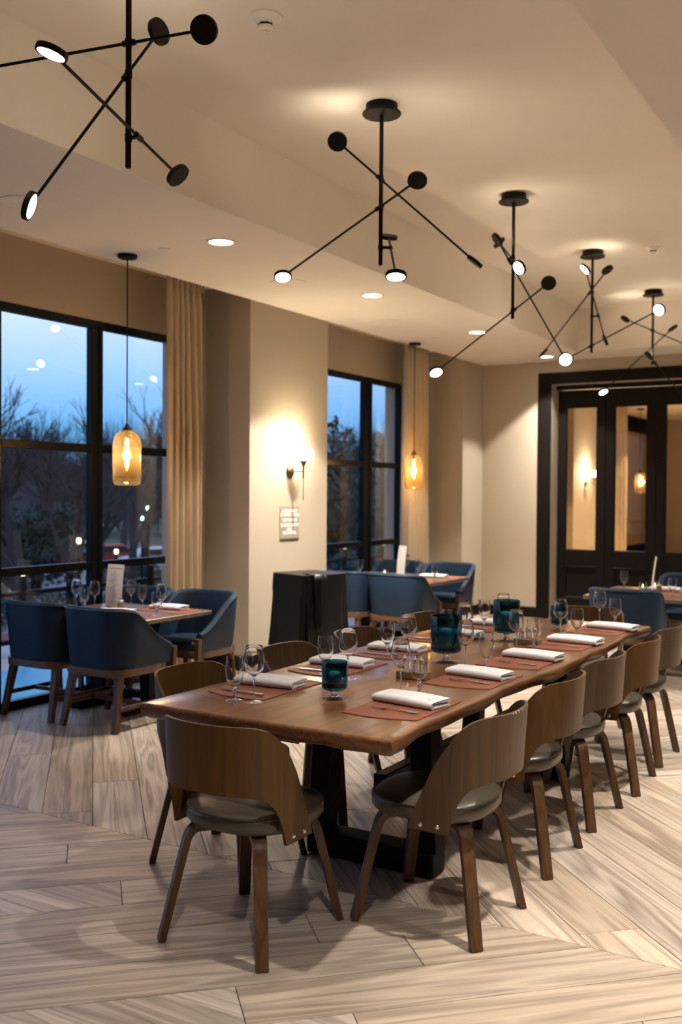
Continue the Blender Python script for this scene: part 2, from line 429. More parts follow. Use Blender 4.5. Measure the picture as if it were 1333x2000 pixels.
# ceilings
cl = MB()
for lo, hi in (((XP, YF, ZL), (TX0, YB+0.1, ZT+0.15)), ((TX1, YF, ZL), (XR, YB+0.1, ZT+0.15)),
               ((TX0, TY1, ZL), (TX1, YB+0.1, ZT+0.15)), ((TX0, YF, ZL), (TX1, TY0, ZT+0.15)),
               ((TX0-0.02, TY0-0.02, ZT), (TX1+0.02, TY1+0.02, ZT+0.15)),
               ((XW-0.2, YF, ZP), (XP+0.02, YB+0.1, ZT+0.15)),
               ((XW-0.2, YB+0.1, ZL), (XR, 22.5, ZL+0.3))):
    cl.box([(a+b)/2 for a, b in zip(lo, hi)], [b-a for a, b in zip(lo, hi)])
ceiling = struct(cl.build('ceiling', M['ceil'], smooth=0))
for ya, yb in ((YF+0.05, P1[0]), (P1[1], P2[0])):
    bx('trim', (XP-0.155, ya+0.01, ZP-0.035), (XP-0.115, yb-0.01, ZP), M['white'])

# window wall: header above the glass, pillars, baseboards
WIN_TOP = 2.86
wl_ = MB()
for lo, hi in (((XW-0.22, YF, WIN_TOP), (XW+0.02, YB+0.1, ZP+0.02)), ((XW-0.22, 6.66, 0), (XW+0.02, P1[0]+0.02, WIN_TOP)),
               ((XW-0.22, P1[1]-0.02, 0), (XW+0.02, 8.30, WIN_TOP)), ((XW-0.22, 10.70, 0), (XW+0.02, P2[0]+0.02, WIN_TOP)),
               ((XW-0.22, YF, 0), (XW+0.02, 0.4, WIN_TOP)), ((XW-0.22, P1[0], 0), (XW+0.02, P1[1], WIN_TOP)), ((XW-0.22, P2[0], 0), (XW+0.02, P2[1]+0.1, WIN_TOP))):
    wl_.box([(a+b)/2 for a, b in zip(lo, hi)], [b-a for a, b in zip(lo, hi)])
struct(wl_.build('wall_left', M['wall'], smooth=0))
bx('wall_pillar', (XW, P1[0], 0), (XP, P1[1], ZP), M['wall'])
bx('wall_pillar', (XW, P2[0], 0), (XP, P2[1]+0.3, ZP), M['wall'])
bx('baseboard_pillar', (XW+0.02, P1[0]-0.016, 0), (XP+0.016, P1[1]+0.016, 0.13), M['blackwood'])
bx('baseboard_pillar', (XW+0.02, P2[0]-0.016, 0), (XP+0.016, P2[1]+0.01, 0.13), M['blackwood'])
# back wall with the folding door opening
DX0, DX1, DZ = -4.205, -1.72, 2.915
bw = MB()
for lo, hi in (((XP-0.5, YB, 0), (DX0, YB+0.34, ZL+0.05)), ((DX0, YB, DZ), (DX1, YB+0.34, ZL+0.05)), ((DX1, YB, 0), (XR, YB+0.34, ZL+0.05))):
    bw.box([(a+b)/2 for a, b in zip(lo, hi)], [b-a for a, b in zip(lo, hi)])
struct(bw.build('wall_back', M['wall'], smooth=0))
bx('baseboard_back', (XP, YB-0.016, 0), (DX0-0.165, YB, 0.13), M['blackwood'])
bx('wall_right', (XR, YF, 0), (XR+0.2, YB+0.3, ZT), M['panelling'])
bx('wall_front', (XW-0.2, YF-0.2, 0), (XR+0.2, YF, ZT), M['panelling'])
dc = MB()
for lo, hi in (((DX0-0.165, YB-0.03, 0), (DX0, YB+0.002, DZ+0.14)), ((DX1, YB-0.03, 0), (DX1+0.165, YB+0.002, DZ+0.14)), ((DX0, YB-0.03, DZ), (DX1, YB+0.002, DZ+0.14))):
    dc.box([(a+b)/2 for a, b in zip(lo, hi)], [b-a for a, b in zip(lo, hi)], 0.004)
struct(dc.build('trim_door_casing', M['blackwood'], smooth=0))
# folding door leaves
LW = (DX1-DX0-0.04)/4
for k in range(4):
    x0 = DX0+0.02+k*LW; x1 = x0+LW-0.006
    d = struct(put('door_%d' % (k+1), None, None, ((x0+x1)/2, YD, 0)))
    hw = (x1-x0)/2; st = 0.10
    for s in (-1, 1):
        MB().box((s*(hw-st/2), 0, 1.43), (st, 0.05, 2.84), 0.003).build('stile', M['blackwood'], d, smooth=0)
    for zc, h in ((0.13, 0.24), (0.755, 0.19), (2.745, 0.21)):
        MB().box((0, 0, zc), (2*(hw-st), 0.048, h), 0.002).build('rail', M['blackwood'], d, smooth=0)
    MB().box((0, 0.008, 0.455), (2*(hw-st), 0.02, 0.41)).build('panel', M['blackwood'], d, smooth=0)
    b = MB()
    for s in (-1, 1): b.box((s*(hw-st-0.012), -0.012, 0.455), (0.024, 0.02, 0.41), 0.006)
    b.box((0, -0.012, 0.648), (2*(hw-st), 0.024, 0.022), 0.006).box((0, -0.012, 0.262), (2*(hw-st), 0.024, 0.022), 0.006)
    b.build('panel_moulding', M['blackwood'], d, smooth=0)
    b = MB()
    for s in (-1, 1): b.box((s*(hw-st-0.008), -0.006, 1.745), (0.016, 0.036, 1.79), 0.004)
    for zc in (0.858, 2.632): b.box((0, -0.006, zc), (2*(hw-st), 0.036, 0.016), 0.004)
    b.build('glazing_bead', M['blackwood'], d, smooth=0)
    MB().box((0, 0.004, 1.745), (2*(hw-st), 0.006, 1.79)).build('pane', M['doorpane'], d, smooth=0)
bx('trim_door_track', (DX0, YD-0.03, 2.86), (DX1, YD+0.03, DZ), M['blackwood'])

# windows
def window(n, y0, y1, mulls):
    w = struct(put('window_%d' % n, None, None, (XW-0.02, (y0+y1)/2, 0))); yc = (y0+y1)/2
    z0, z1 = 0.0, WIN_TOP
    bars = [(0.0, 0.06), (0.945, 1.005), (1.845, 1.908), (2.80, z1)]
    f = MB(); f.box((0, y0+0.03-yc, z1/2), (0.06, 0.06, z1), 0.004).box((0, y1-0.03-yc, z1/2), (0.06, 0.06, z1), 0.004)
    for a, b in (bars[0], bars[3]): f.box((0, 0, (a+b)/2), (0.06, y1-y0-0.12, b-a), 0.004)
    f.build('window_frame', M['frame'], w, smooth=0)
    edges = [y0+0.06]
    for c, wd in mulls:
        MB().box((0, c-yc, z1/2), (0.06, wd, z1-0.12), 0.005).box((0.034, c-yc+wd*0.18, z1/2), (0.012, 0.02, z1-0.12), 0.002).build('mullion', M['frame'], w, smooth=0)
        edges += [c-wd/2, c+wd/2]
    edges.append(y1-0.06)
    for i in range(0, len(edges), 2):
        ya, yb = edges[i], edges[i+1]
        for a, b in bars[1:3]:
            MB().box((0, (ya+yb)/2-yc, (a+b)/2), (0.06, yb-ya, b-a), 0.004).build('transom_bar', M['frame'], w, smooth=0)
        for a, b in ((bars[0][1], bars[1][0]), (bars[1][1], bars[2][0]), (bars[2][1], bars[3][0])):
            MB().box((-0.01, (ya+yb)/2-yc, (a+b)/2), (0.008, yb-ya, b-a)).build('pane', M['pane'], w, smooth=0)
window(1, 0.42, 6.65, ((2.30, 0.11), (4.675, 0.12), (5.65, 0.125)))
window(2, 8.31, 10.69, ((9.885, 0.19),))

# room beyond the folding door
nr = MB()
for lo, hi in (((XW-0.2, P3[1], 0), (XW, 22.5, 0.5)), ((XW-0.2, YB+0.34, 0), (XW, P3[0], ZL)), ((XW-0.2, P3[1]+0.15, 2.86), (XW, 22.5, ZL)), ((XW-0.2, 18.6, 0), (XW, 22.5, ZL))):
    nr.box([(a+b)/2 for a, b in zip(lo, hi)], [b-a for a, b in zip(lo, hi)])
struct(nr.build('wall_next_room', M['wall'], smooth=0))
bx('wall_pillar', (XW, P3[0], 0), (XP, P3[1], ZL), M['wall'])
bx('wall_next_room', (XW-0.2, 22.5, 0), (XR, 22.7, ZL), M['wall'])
bx('wall_next_room', (0.6, YB+0.34, 0), (0.8, 22.5, ZL), M['wall'])

# ------------------------------------------------------------------ ceiling fittings
def beam_profile(ld):
    """reflector beam: bright core, weak skirt out to the cut-off"""
    ld.use_nodes = True; n = ld.node_tree.nodes; l = ld.node_tree.links; n.clear()
    o = n.new('ShaderNodeOutputLight'); e = n.new('ShaderNodeEmission'); l.new(e.outputs[0], o.inputs[0])
    tcx = n.new('ShaderNodeTexCoord'); sp = n.new('ShaderNodeSeparateXYZ'); l.new(tcx.outputs['Normal'], sp.inputs[0])
    ab = n.new('ShaderNodeMath'); ab.operation = 'ABSOLUTE'; l.new(sp.outputs['Z'], ab.inputs[0])
    r = n.new('ShaderNodeValToRGB'); l.new(ab.outputs[0], r.inputs[0]); c = r.color_ramp.elements
    c[0].position = 0.66; c[0].color = (.17, .17, .17, 1); c[1].position = 1.0; c[1].color = (1, 1, 1, 1)
    for p, v in ((.80, .27), (.89, .42), (.94, .58), (.985, .95)): k = c.new(p); k.color = (v, v, v, 1)
    l.new(r.outputs[0], e.inputs['Color']); e.inputs['Strength'].default_value = 1.0
def downlight(x, y, z, label, lamp=True, w=DOWN_W, col=WARM, half=48, blend=0.22):
    t = thing('downlight', label, 'downlight', (x, y, z), 0, 'recessed downlights')
    MB().lathe([(0.075, 0.0), (0.098, 0.0), (0.100, -0.004), (0.096, -0.007), (0.082, -0.006), (0.075, 0.0)], 28, ends=False).build('trim_ring', M['white'], t)
    MB().lathe([(0.0, -0.0015), (0.076, -0.0015), (0.076, -0.0005), (0.0, -0.0005)], 24).build('lens', M['down'], t)
    if lamp:
        ld = bpy.data.lights.new('spot', 'SPOT'); ld.energy = w; ld.color = col; ld.spot_size = math.radians(half*2); ld.spot_blend = blend
        ld.shadow_soft_size = 0.045; beam_profile(ld)
        lo = bpy.data.objects.new('downlight_beam', ld); C.objects.link(lo); lo.parent = t; lo.location = (0, 0, -0.02)
    return t
for y, nm, f in ((5.27, 'by the amber pendant at the near window', .33), (7.31, 'in front of the pillar with the sconce', 2.2), (9.50, 'by the amber pendant at the far window', .9), (11.58, 'close to the back wall', 1.1)):
    downlight(-4.12, y, ZL, 'lit round recessed ceiling light ' + nm, w=DOWN_W*f)
for y, nm in ((1.05, 'before'), (3.16, 'level with'), (5.27, 'just past'), (7.31, 'well past'), (9.50, 'far past'), (11.58, 'behind')):
    downlight(-0.66, y, ZL, 'recessed ceiling light over the aisle, %s the long table' % (nm if nm != 'behind' else 'by the back wall behind'), w=DOWN_W*(0.66 if y < 4 else 0.85), col=NEUT)
for y, nm in ((0.6, 'front'), (3.16, 'rear')): downlight(1.3, y, ZL, 'extra unseen ceiling light added over the open floor beside the aisle, %s one' % nm, w=DOWN_W*0.6, col=NEUT)  # extra lamps out of view, added to light the foreground floor
for x, y, nm in ((-4.12, 14.2, 'before its pillar'), (-4.12, 16.3, 'at its sconce'), (-4.12, 18.6, 'before its far curtain'), (-2.0, 15.5, 'over its middle'), (-2.0, 18.6, 'deep inside')):
    downlight(x, y, ZL, 'recessed ceiling light of the next room, ' + nm, w=WARM_W, col=GOLD)

def speaker(x, y, label):
    t = thing('ceiling_speaker', label, 'speaker', (x, y, ZL), 0, 'flush ceiling speakers')
    MB().lathe([(0.0, -0.005), (0.125, -0.005), (0.125, 0.0)], 32, ends=False).build('grille', M['ceil'], t)
    MB().lathe([(0.125, 0.0), (0.126, -0.006), (0.140, -0.006), (0.142, 0.0)], 32, ends=False).build('rim', M['ceil'], t)
speaker(-4.55, 3.99, 'flush round ceiling speaker above the near window'); speaker(-4.45, 6.55, 'flush round ceiling speaker between the two lit downlights')
speaker(-4.64, 8.45, 'flush round ceiling speaker near the far pendant'); speaker(-4.5, 10.6, 'flush round ceiling speaker near the back corner')
for x, y, w in ((-4.58, 5.24, 'near'), (-4.67, 9.63, 'far')):
    tag(MB().lathe([(0.0, -0.006), (0.034, -0.006), (0.042, -0.003), (0.042, 0.0)], 20, ends=False).build('sprinkler_cover', M['ceil'], None, (x, y, ZL)), 'small concealed sprinkler disc beside the %s pendant' % w, 'sprinkler')
def smoke(x, y, z, label, s=1.0):
    t = thing('smoke_detector', label, 'detector', (x, y, z))
    MB().lathe([(0.0, 0.0), (0.078*s, 0.0), (0.076*s, -0.008*s), (0.064*s, -0.011*s), (0.054*s, -0.026*s), (0.040*s, -0.034*s), (0.0, -0.034*s)], 32).build('base', M['white'], t)
    b = MB()
    for k in range(8):
        a = k*PI/4; b.box((0.034*s*math.cos(a), 0.034*s*math.sin(a), -0.040*s), (0.003, 0.003, 0.012*s), rot=(0, 0, a))
    b.lathe([(0.028*s, -0.034*s), (0.028*s, -0.046*s)], 20).build('slotted_ring', M['black'], t)
    MB().lathe([(0.0, -0.045*s), (0.036*s, -0.045*s), (0.034*s, -0.056*s), (0.020*s, -0.060*s), (0.016*s, -0.056*s), (0.008*s, -0.057*s), (0.006*s, -0.066*s), (0.0, -0.067*s)], 28).build('sensor_cap', M['white'], t)
smoke(-2.66, 3.72, ZT, 'cream smoke detector on the ceiling between the front chandeliers')
smoke(-2.2, 8.85, ZT, 'small cream smoke detector beside the fourth chandelier', 0.8)

# chandeliers: pole with three crossing arms that end in swivelling disc lamps
CH = [
    (-2.73, 2.91, 2.8, [
        ((-2.731, 2.913, 3.283), (-2.435, 3.005, 3.302), (-0.284, 0.832, 0.477), (-3.436, 2.696, 3.238), (0.095, -0.127, -0.987)),
        ((-2.74, 2.911, 3.162), (-2.723, 3.074, 3.388), (-0.995, 0.065, -0.072), (-2.787, 2.473, 2.556), (0.753, 0.562, -0.344)),
        ((-2.69, 2.923, 2.918), (-2.486, 2.296, 2.961), (-0.25, -0.163, -0.954), (-2.81, 3.295, 2.892), (-0.66, -0.162, 0.734))]),
    (-2.7, 4.88, 2.812, [
        ((-2.708, 4.885, 3.291), (-2.854, 4.665, 3.456), (-0.326, 0.69, 0.646), (-2.364, 5.406, 2.9), (0.583, 0.189, 0.79)),
        ((-2.702, 4.865, 3.128), (-2.451, 4.831, 3.229), (-0.213, 0.55, 0.807), (-3.412, 4.963, 2.841), (0.271, -0.342, -0.9)),
        ((-2.652, 4.908, 2.911), (-2.801, 5.158, 3.041), (-0.301, 0.297, -0.907), (-2.312, 4.336, 2.612), (0.1, -0.22, -0.97))]),
    (-2.68, 6.81, 2.808, [
        ((-2.714, 6.827, 3.227), (-2.767, 6.722, 3.366), (0.623, 0.481, 0.617), (-2.459, 7.328, 2.565), (0.449, -0.786, -0.425)),
        ((-2.691, 6.804, 3.244), (-3.003, 7.336, 3.506), (0.458, 0.594, -0.661), (-2.513, 6.501, 3.095), (-0.455, -0.837, -0.54)),
        ((-2.68, 6.826, 2.869), (-2.418, 6.821, 3.04), (-0.334, 0.725, 0.602), (-3.298, 6.837, 2.465), (0.442, -0.397, -0.804))]),
    (-2.69, 8.72, 2.802, [
        ((-2.704, 8.698, 3.329), (-2.518, 8.582, 3.484), (-0.572, 0.13, 0.81), (-3.245, 9.034, 2.876), (-0.692, -0.243, 0.68)),
        ((-2.633, 8.726, 3.122), (-2.566, 8.124, 3.407), (-0.596, -0.405, -0.693), (-2.672, 9.071, 2.959), (0.866, 0.299, 0.401)),
        ((-2.693, 8.713, 2.861), (-2.945, 8.832, 2.781), (-0.163, 0.349, 0.923), (-2.031, 8.402, 3.07), (-0.277, -0.868, -0.412))]),
    (-2.65, 10.7, 2.968, [
        ((-2.653, 10.692, 3.274), (-2.969, 10.803, 3.438), (0.472, 0.356, 0.807), (-2.07, 10.488, 2.973), (-0.481, -0.507, -0.715)),
        ((-2.655, 10.689, 3.098), (-2.422, 10.593, 3.266), (-0.556, -0.054, 0.829), (-3.234, 10.925, 2.682), (0.434, -0.304, -0.848)),
        ((-2.626, 10.724, 2.936), (-2.682, 10.672, 3.014), (0.623, 0.376, 0.686), (-2.22, 11.1, 2.36), (-0.56, -0.468, -0.684))]),
]
disc_me = MB().lathe([(0.0, -0.007), (0.043, -0.007), (0.0455, -0.009), (0.052, -0.009), (0.053, -0.007), (0.053, 0.009), (0.051, 0.011), (0.0, 0.011)], 32).mesh('lamp_disc', M['black'])
diff_me = MB().lathe([(0.0, -0.0085), (0.0445, -0.0085), (0.0445, -0.0068), (0.0, -0.0068)], 32).mesh('diffuser', M['disc'])
canopy_me = MB().lathe([(0.0, 0.0), (0.088, 0.0), (0.088, -0.043), (0.106, -0.046), (0.108, -0.052), (0.105, -0.057), (0.02, -0.059), (0.0, -0.059)], 36).mesh('canopy', M['black'])
chn = ('nearest to the front', 'second from the front, above the long table', 'third from the front in the row', 'fourth from the front in the row', 'last in the row, before the folding door')
for ci, (cx, cy, zb, arms) in enumerate(CH):
    t = thing('chandelier', 'black crossed-arm chandelier with disc lamps, ' + chn[ci], 'chandelier', (cx, cy, ZT), 0, 'black disc chandeliers over the long table')
    org = Vector((cx, cy, ZT))
    put('canopy', canopy_me, t)
    MB().lathe([(0.0, -0.055), (0.0115, -0.055), (0.0115, zb-ZT+0.004), (0.0095, zb-ZT), (0.0, zb-ZT)], 14).build('pole', M['black'], t)
    for (pv, e1, n1, e2, n2) in arms:
        pv, e1, e2 = Vector(pv)-org, Vector(e1)-org, Vector(e2)-org
        a = (e2-e1).normalized(); L = (e2-e1).length; mid = e1 + a*(pv-e1).dot(a)
        rod = MB().tube([e1+a*0.05, e2-a*0.05], 0.0062, 8)
        rod.build('arm', M['black'], t)
        jt = MB().tube([mid-a*0.026, mid+a*0.026], 0.0115, 10)
        pp = Vector((0, 0, mid.z))
        if (pp-mid).length > 0.012: jt.tube([mid, pp], 0.008, 8)
        jt.tube([(0, 0, mid.z-0.014), (0, 0, mid.z+0.014)], 0.0145, 12)
        jt.build('arm_clamp', M['black'], t)
        for e, nn in ((e1, n1), (e2, n2)):
            R = frame_z(-Vector(nn))
            d = put('lamp_disc', disc_me, t, e, R); put('diffuser', diff_me, d)

# amber pendants
def pendant(x, y, z, label):
    t = thing('pendant_lamp', label, 'pendant lamp', (x, y, z), 0, 'amber glass pendants at the windows')
    MB().lathe([(0.0, 0.0), (0.070, 0.0), (0.070, -0.012), (0.062, -0.024), (0.012, -0.026), (0.0, -0.026)], 28).build('canopy', M['black'], t)
    MB().lathe([(0.0, -0.02), (0.0045, -0.02), (0.0045, -1.19), (0.0, -1.19)], 8).build('cord', M['black'], t)
    MB().lathe([(0.0, -1.175), (0.010, -1.178), (0.014, -1.195), (0.030, -1.215), (0.038, -1.232), (0.0, -1.232)], 20).build('socket_cap', M['black'], t)
    zt, zb = -1.222, -1.61
    o = [(0.034, zt), (0.055, zt-0.010), (0.080, zt-0.030), (0.094, zt-0.058), (0.099, zt-0.095), (0.100, zb+0.06), (0.098, zb+0.028), (0.088, zb+0.008), (0.070, zb), (0.0, zb+0.004)]
    inn = [(max(r-0.003, 0.0), zz + (0.003 if i > 6 else -0.001)) for i, (r, zz) in enumerate(o)]
    g = MB(); g.lathe(o, 36, ends=False); g.lathe(inn, 36, ends=False)
    g.build('glass_shade', M['amber'], t, smooth=180)
    MB().lathe([(0.0, -1.23), (0.016, -1.23), (0.018, -1.275), (0.0, -1.275)], 14).build('lamp_holder', M['black'], t)
    b = put('filament_bulb', MB().lathe([(0.010, -1.275), (0.020, -1.30), (0.021, -1.47), (0.016, -1.50), (0.0, -1.51)], 18, ends=False).mesh('filament_bulb', M['amber'], 180), t)
    f = MB()
    for k in range(4):
        a = k*PI/2; f.tube([(0.009*math.cos(a), 0.009*math.sin(a), -1.285), (0.010*math.cos(a+.5), 0.010*math.sin(a+.5), -1.37), (0.009*math.cos(a+1), 0.009*math.sin(a+1), -1.475)], 0.0032, 5)
    f.build('filament', M['bulb'], b)
    ld = bpy.data.lights.new('bulb_light', 'POINT'); ld.energy = 14; ld.color = (1.0, 0.70, 0.40); ld.shadow_soft_size = 0.03
    lo = bpy.data.objects.new('bulb_light', ld); C.objects.link(lo); lo.parent = t; lo.location = (0, 0, -1.40)
pendant(-4.92, 5.24, ZL, 'amber glass cylinder pendant hanging over the near window table')
pendant(-5.01, 9.85, ZL, 'amber glass cylinder pendant hanging in front of the far curtain')
pendant(-5.01, 19.4, ZL, 'amber glass pendant in the next room, seen through the folding door')

# wall sconces
def sconce(y, z, label):
    t = thing('wall_sconce', label, 'wall light', (XP, y, z), 0, 'trumpet wall sconces')
    MB().lathe([(0.0, 0.0), (0.058, 0.0), (0.056, 0.010), (0.040, 0.026), (0.016, 0.034), (0.0, 0.034)], 28, M=Matrix.Rotation(PI/2, 4, 'Y')).build('wall_plate', M['bronze'], t)
    MB().tube([(0.02, 0, 0.0), (0.15, 0, 0.0)], 0.006, 10).build('bracket', M['bronze'], t)
    MB().lathe([(0.0, -0.062), (0.008, -0.062), (0.0085, 0.0), (0.009, 0.025), (0.013, 0.050), (0.026, 0.080), (0.043, 0.098), (0.0, 0.096)], 24, M=Matrix.Translation((0.15, 0, 0))).build('trumpet_cup', M['bronze'], t)
    MB().lathe([(0.0, -0.26), (0.0055, -0.26), (0.0055, -0.062), (0.0, -0.062)], 10, M=Matrix.Translation((0.15, 0, 0))).build('drop_rod', mat_glassrod, t)
    prof = [(0.040, 0.098), (0.066, 0.106), (0.083, 0.124), (0.091, 0.150), (0.089, 0.178), (0.079, 0.205)]
    MB().lathe(prof, 28, M=Matrix.Translation((0.15, 0, 0)), ends=False).build('glass_bowl', M['sconceglow'], t, smooth=180)
    ld = bpy.data.lights.new('sconce_light', 'POINT'); ld.energy = SCONCE_W; ld.color = (1.0, 0.80, 0.55); ld.shadow_soft_size = 0.05
    lo = bpy.data.objects.new('sconce_light', ld); C.objects.link(lo); lo.parent = t; lo.location = (0.15, 0, 0.165)
mat_glassrod = mat('brass_rod', (0.55, 0.40, 0.22), 0.3, 0.9)
sconce(7.575, 1.74, 'bronze trumpet wall sconce with a glowing bowl above the sign')
sconce(16.33, 1.74, 'glowing wall sconce in the next room, seen through the door')

# occupancy sign: same words and line breaks as the plate on the pillar
t = thing('occupancy_sign', 'taupe wall sign with white capital letters under the sconce', 'sign', (XP, 7.57, 1.275))
MB().box((0.004, 0, 0), (0.008, 0.305, 0.30), 0.001).build('plate', M['signplate'], t, smooth=0)
MB().box((0.006, 0, -0.148), (0.012, 0.305, 0.006)).build('lower_edge', M['bronze'], t, smooth=0)
for s_, zz in (('OCCUPANCY', 0.105), ('BY MORE THAN', 0.069), ('138 PERSONS', 0.023), ('IS DANGEROUS', -0.023), ('AND', -0.060), ('UNLAWFUL', -0.093)):
    put('lettering', text_mesh('lettering', s_, 0.041, M['signtext'], bold=0.0012), t, (0.0085, 0, zz), (PI/2, 0, PI/2))

# curtains
def curtain(y0, y1, label, x=-5.27, ztop=3.29, folds=6, seed=1, spread=0.05):
    rnd = random.Random(seed); nz, ny = 26, folds*10
    ph = [rnd.uniform(-0.5, 0.5) for _ in range(6)]
    t = thing('curtain', label, 'curtain', (x, (y0+y1)/2, 0))
    P = []
    for i in range(nz+1):
        f = i/nz; z = ztop - (ztop-0.02)*f; row = []
        w = (y1-y0)/2*(1+spread*min(1, f*1.2)) if f > 0.05 else (y1-y0)/2
        amp = 0.030 + 0.022*min(1, f*2.5)
        if f < 0.05: amp = 0.024
        for j in range(ny+1):
            v = j/ny; yy = -w + 2*w*v
            a = 2*PI*folds*v + 0.6*math.sin(2.1*f+ph[0]*4+v*5) + ph[1]
            xx = amp*math.sin(a)*(1+0.35*math.sin(5*v+ph[2]*6)) + 0.012*math.sin(3*v*PI+f*2+ph[3])
            row.append((xx, yy + 0.010*math.cos(a)*min(1, f*3), z))
        P.append(row)
    g = MB(); g.grid(P); me = g.mesh('drape', M['curtain'], 180)
    o = put('drape', me, t); sm = o.modifiers.new('thick', 'SOLIDIFY'); sm.thickness = 0.004
    b = MB()
    for k in range(folds*2):
        yy = -(y1-y0)/2 + (k+0.5)*(y1-y0)/(folds*2)
        b.box((0.028, yy, ztop-0.055), (0.012, 0.012, 0.11), 0.004)
    b.build('pleat_heading', M['curtain'], t)
    MB().box((0, 0, ztop+0.02), (0.03, (y1-y0)+0.06, 0.03), 0.003).build('track', M['black'], t, smooth=0)
curtain(6.06, 6.49, 'floor length oatmeal linen curtain beside the near window', seed=3)
curtain(10.11, 10.70, 'floor length oatmeal linen curtain beside the far window', seed=5, folds=7)
curtain(14.25, 14.85, 'linen curtain in the next room before its pillar', seed=6, folds=6, ztop=3.18)
curtain(17.9, 18.7, 'linen curtain in the next room beyond its pillar', seed=8, folds=6, ztop=3.18, x=-5.1)

# outlet on the far pillar
t = thing('wall_outlet', 'white outlet plate low on the far pillar', 'outlet', (XP, 11.66, 0.40))
MB().box((0.004, 0, 0), (0.008, 0.075, 0.12), 0.003).build('cover_plate', M['white'], t)
b = MB()
for zz in (-0.025, 0.025): b.box((0.0085, 0, zz), (0.003, 0.034, 0.028), 0.004)
b.build('socket', M['white'], t)

# ------------------------------------------------------------------ long table
TC = (-2.03, 4.455); THX, THY, TZ = 0.525, 1.66, 0.762
t = thing('long_dining_table', 'long live-edge walnut dining table on black trestles, set for ten', 'table', (TC[0], TC[1], 0))
rn = random.Random(11)
def wav(s, k): return 0.010*math.sin(s*3.1+k) + 0.007*math.sin(s*7.3+2*k) + 0.004*math.sin(s*17+k*3)
def outline(inset, wob):
    pts = []; n = 40
    cx = 0.02
    for i in range(n+1):            # aisle side, front to back
        s = -THY + 2*THY*i/n; pts.append((THX-inset+wav(s, 1)*wob, max(-THY+inset, min(THY-inset, s))))
    for i in range(1, 12): pts.append((THX-2*THX*i/12, THY-inset+0.004*math.sin(i*1.7)*wob))
    for i in range(n+1):
        s = THY - 2*THY*i/n; pts.append((-THX+inset+wav(s, 4)*wob, max(-THY+inset, min(THY-inset, s))))
    for i in range(1, 12): pts.append((-THX+2*THX*i/12, -THY+inset+0.005*math.sin(i*2.3)*wob))
    return pts
mb = MB()
V = mb.grid([[(x, y, z) for x, y in outline(ins, wo_)] for ins, z, wo_ in ((0.034, TZ-0.060, 1.9), (0.014, TZ-0.050, 1.7), (0.004, TZ-0.034, 1.4), (0.0, TZ-0.018, 1.15), (0.002, TZ-0.007, 1.0), (0.008, TZ-0.0015, 1.0), (0.013, TZ, 1.0))], closev=True)
mb.cap(V[0], True); mb.cap(V[-1])
me = mb.mesh('tabletop', M['table'], 50); me.materials.append(M['bark'])
for p in me.polygons:
    if p.normal.z < 0.45: p.material_index = 1
put('tabletop', me, t)
for sgn, yy in ((-1, -0.80), (1, 0.80)):
    tr = put('trestle', MB().box((0, yy, 0.055), (0.60, 0.12, 0.10), 0.006).mesh('trestle', M['black']), t)
    for xx in (-0.24, 0.24): MB().box((xx, yy, 0.40), (0.10, 0.09, 0.60), 0.005, rot=(0, -0.06*(1 if xx > 0 else -1), 0)).build('post', M['black'], tr)
    MB().box((0, yy, TZ-0.085), (0.74, 0.11, 0.05), 0.004).build('top_rail', M['black'], tr)
MB().box((0, 0, 0.30), (0.06, 1.52, 0.12), 0.005).build('stretcher_beam', M['black'], t)

# ------------------------------------------------------------------ walnut shell chairs
def interp(tab, s):
    for (a, b), (c, d) in zip(tab, tab[1:]):
        if s <= c: return b + (d-b)*(s-a)/(c-a) if c > a else d
    return tab[-1][1]
TOPZ = [(0, .790), (.13, .790), (.18, .786), (.22, .774), (.255, .752), (.29, .716), (.325, .668), (.36, .606), (.395, .535), (.425, .468), (.447, .412), (.455, .386)]
BOTZ = [(0, .560), (.15, .558), (.195, .551), (.225, .538), (.25, .518), (.27, .490), (.286, .455), (.298, .418), (.307, .384), (.455, .384)]
def plan(s):
    a, b, yc = .237, .183, -.100; q = .345
    s_ = abs(s); sg = 1 if s >= 0 else -1
    if s_ <= q:
        th = s_/q*PI/2
        x, y = a*math.sin(th)**0.86 if th > 0 else 0.0, yc - b*math.cos(th)**0.86 if th < PI/2 else yc
        return (sg*x, y)
    return (sg*a, yc + (s_-q))
def shell_mesh():
    S = sorted(set([i*0.455/36 for i in range(37)] + [.292, .298, .302, .307]))
    S = [-s for s in S[:0:-1]] + S
    nv = 9; T = 0.0062
    outer, inner = [], []
    for i, s in enumerate(S):
        zb, zt = interp(BOTZ, abs(s)), interp(TOPZ, abs(s))
        x, y = plan(s); x1, y1 = plan(s+.004); x0, y0 = plan(s-.004)
        tx, ty = x1-x0, y1-y0; L = math.hypot(tx, ty); n = (ty/L, -tx/L)
        ro, ri = [], []
        for j in range(nv):
            z = zb + (zt-zb)*j/(nv-1)
            k = max(0, (z-.50))*0.065*max(0.0, 1-(abs(s)/.46)**2)
            ox, oy = n[0]*k, n[1]*k
            ro.append((x+ox+n[0]*T, y+oy+n[1]*T, z)); ri.append((x+ox-n[0]*T, y+oy-n[1]*T, z))
        outer.append(ro); inner.append(ri)
    m = MB(); A = m.grid(outer); B = m.grid([r[::-1] for r in inner])
    for i in range(len(S)-1):
        for (p, q) in ((0, nv-1), (nv-1, 0)):
            try: m.bm.faces.new((A[i][p], A[i+1][p], B[i+1][q], B[i][q]))
            except ValueError: pass
    for i in (0, len(S)-1):
        for j in range(nv-1):
            try: m.bm.faces.new((A[i][j], A[i][j+1], B[i][nv-2-j], B[i][nv-1-j]))
            except ValueError: pass
    return m.mesh('backrest', M['chairwood'], 50)
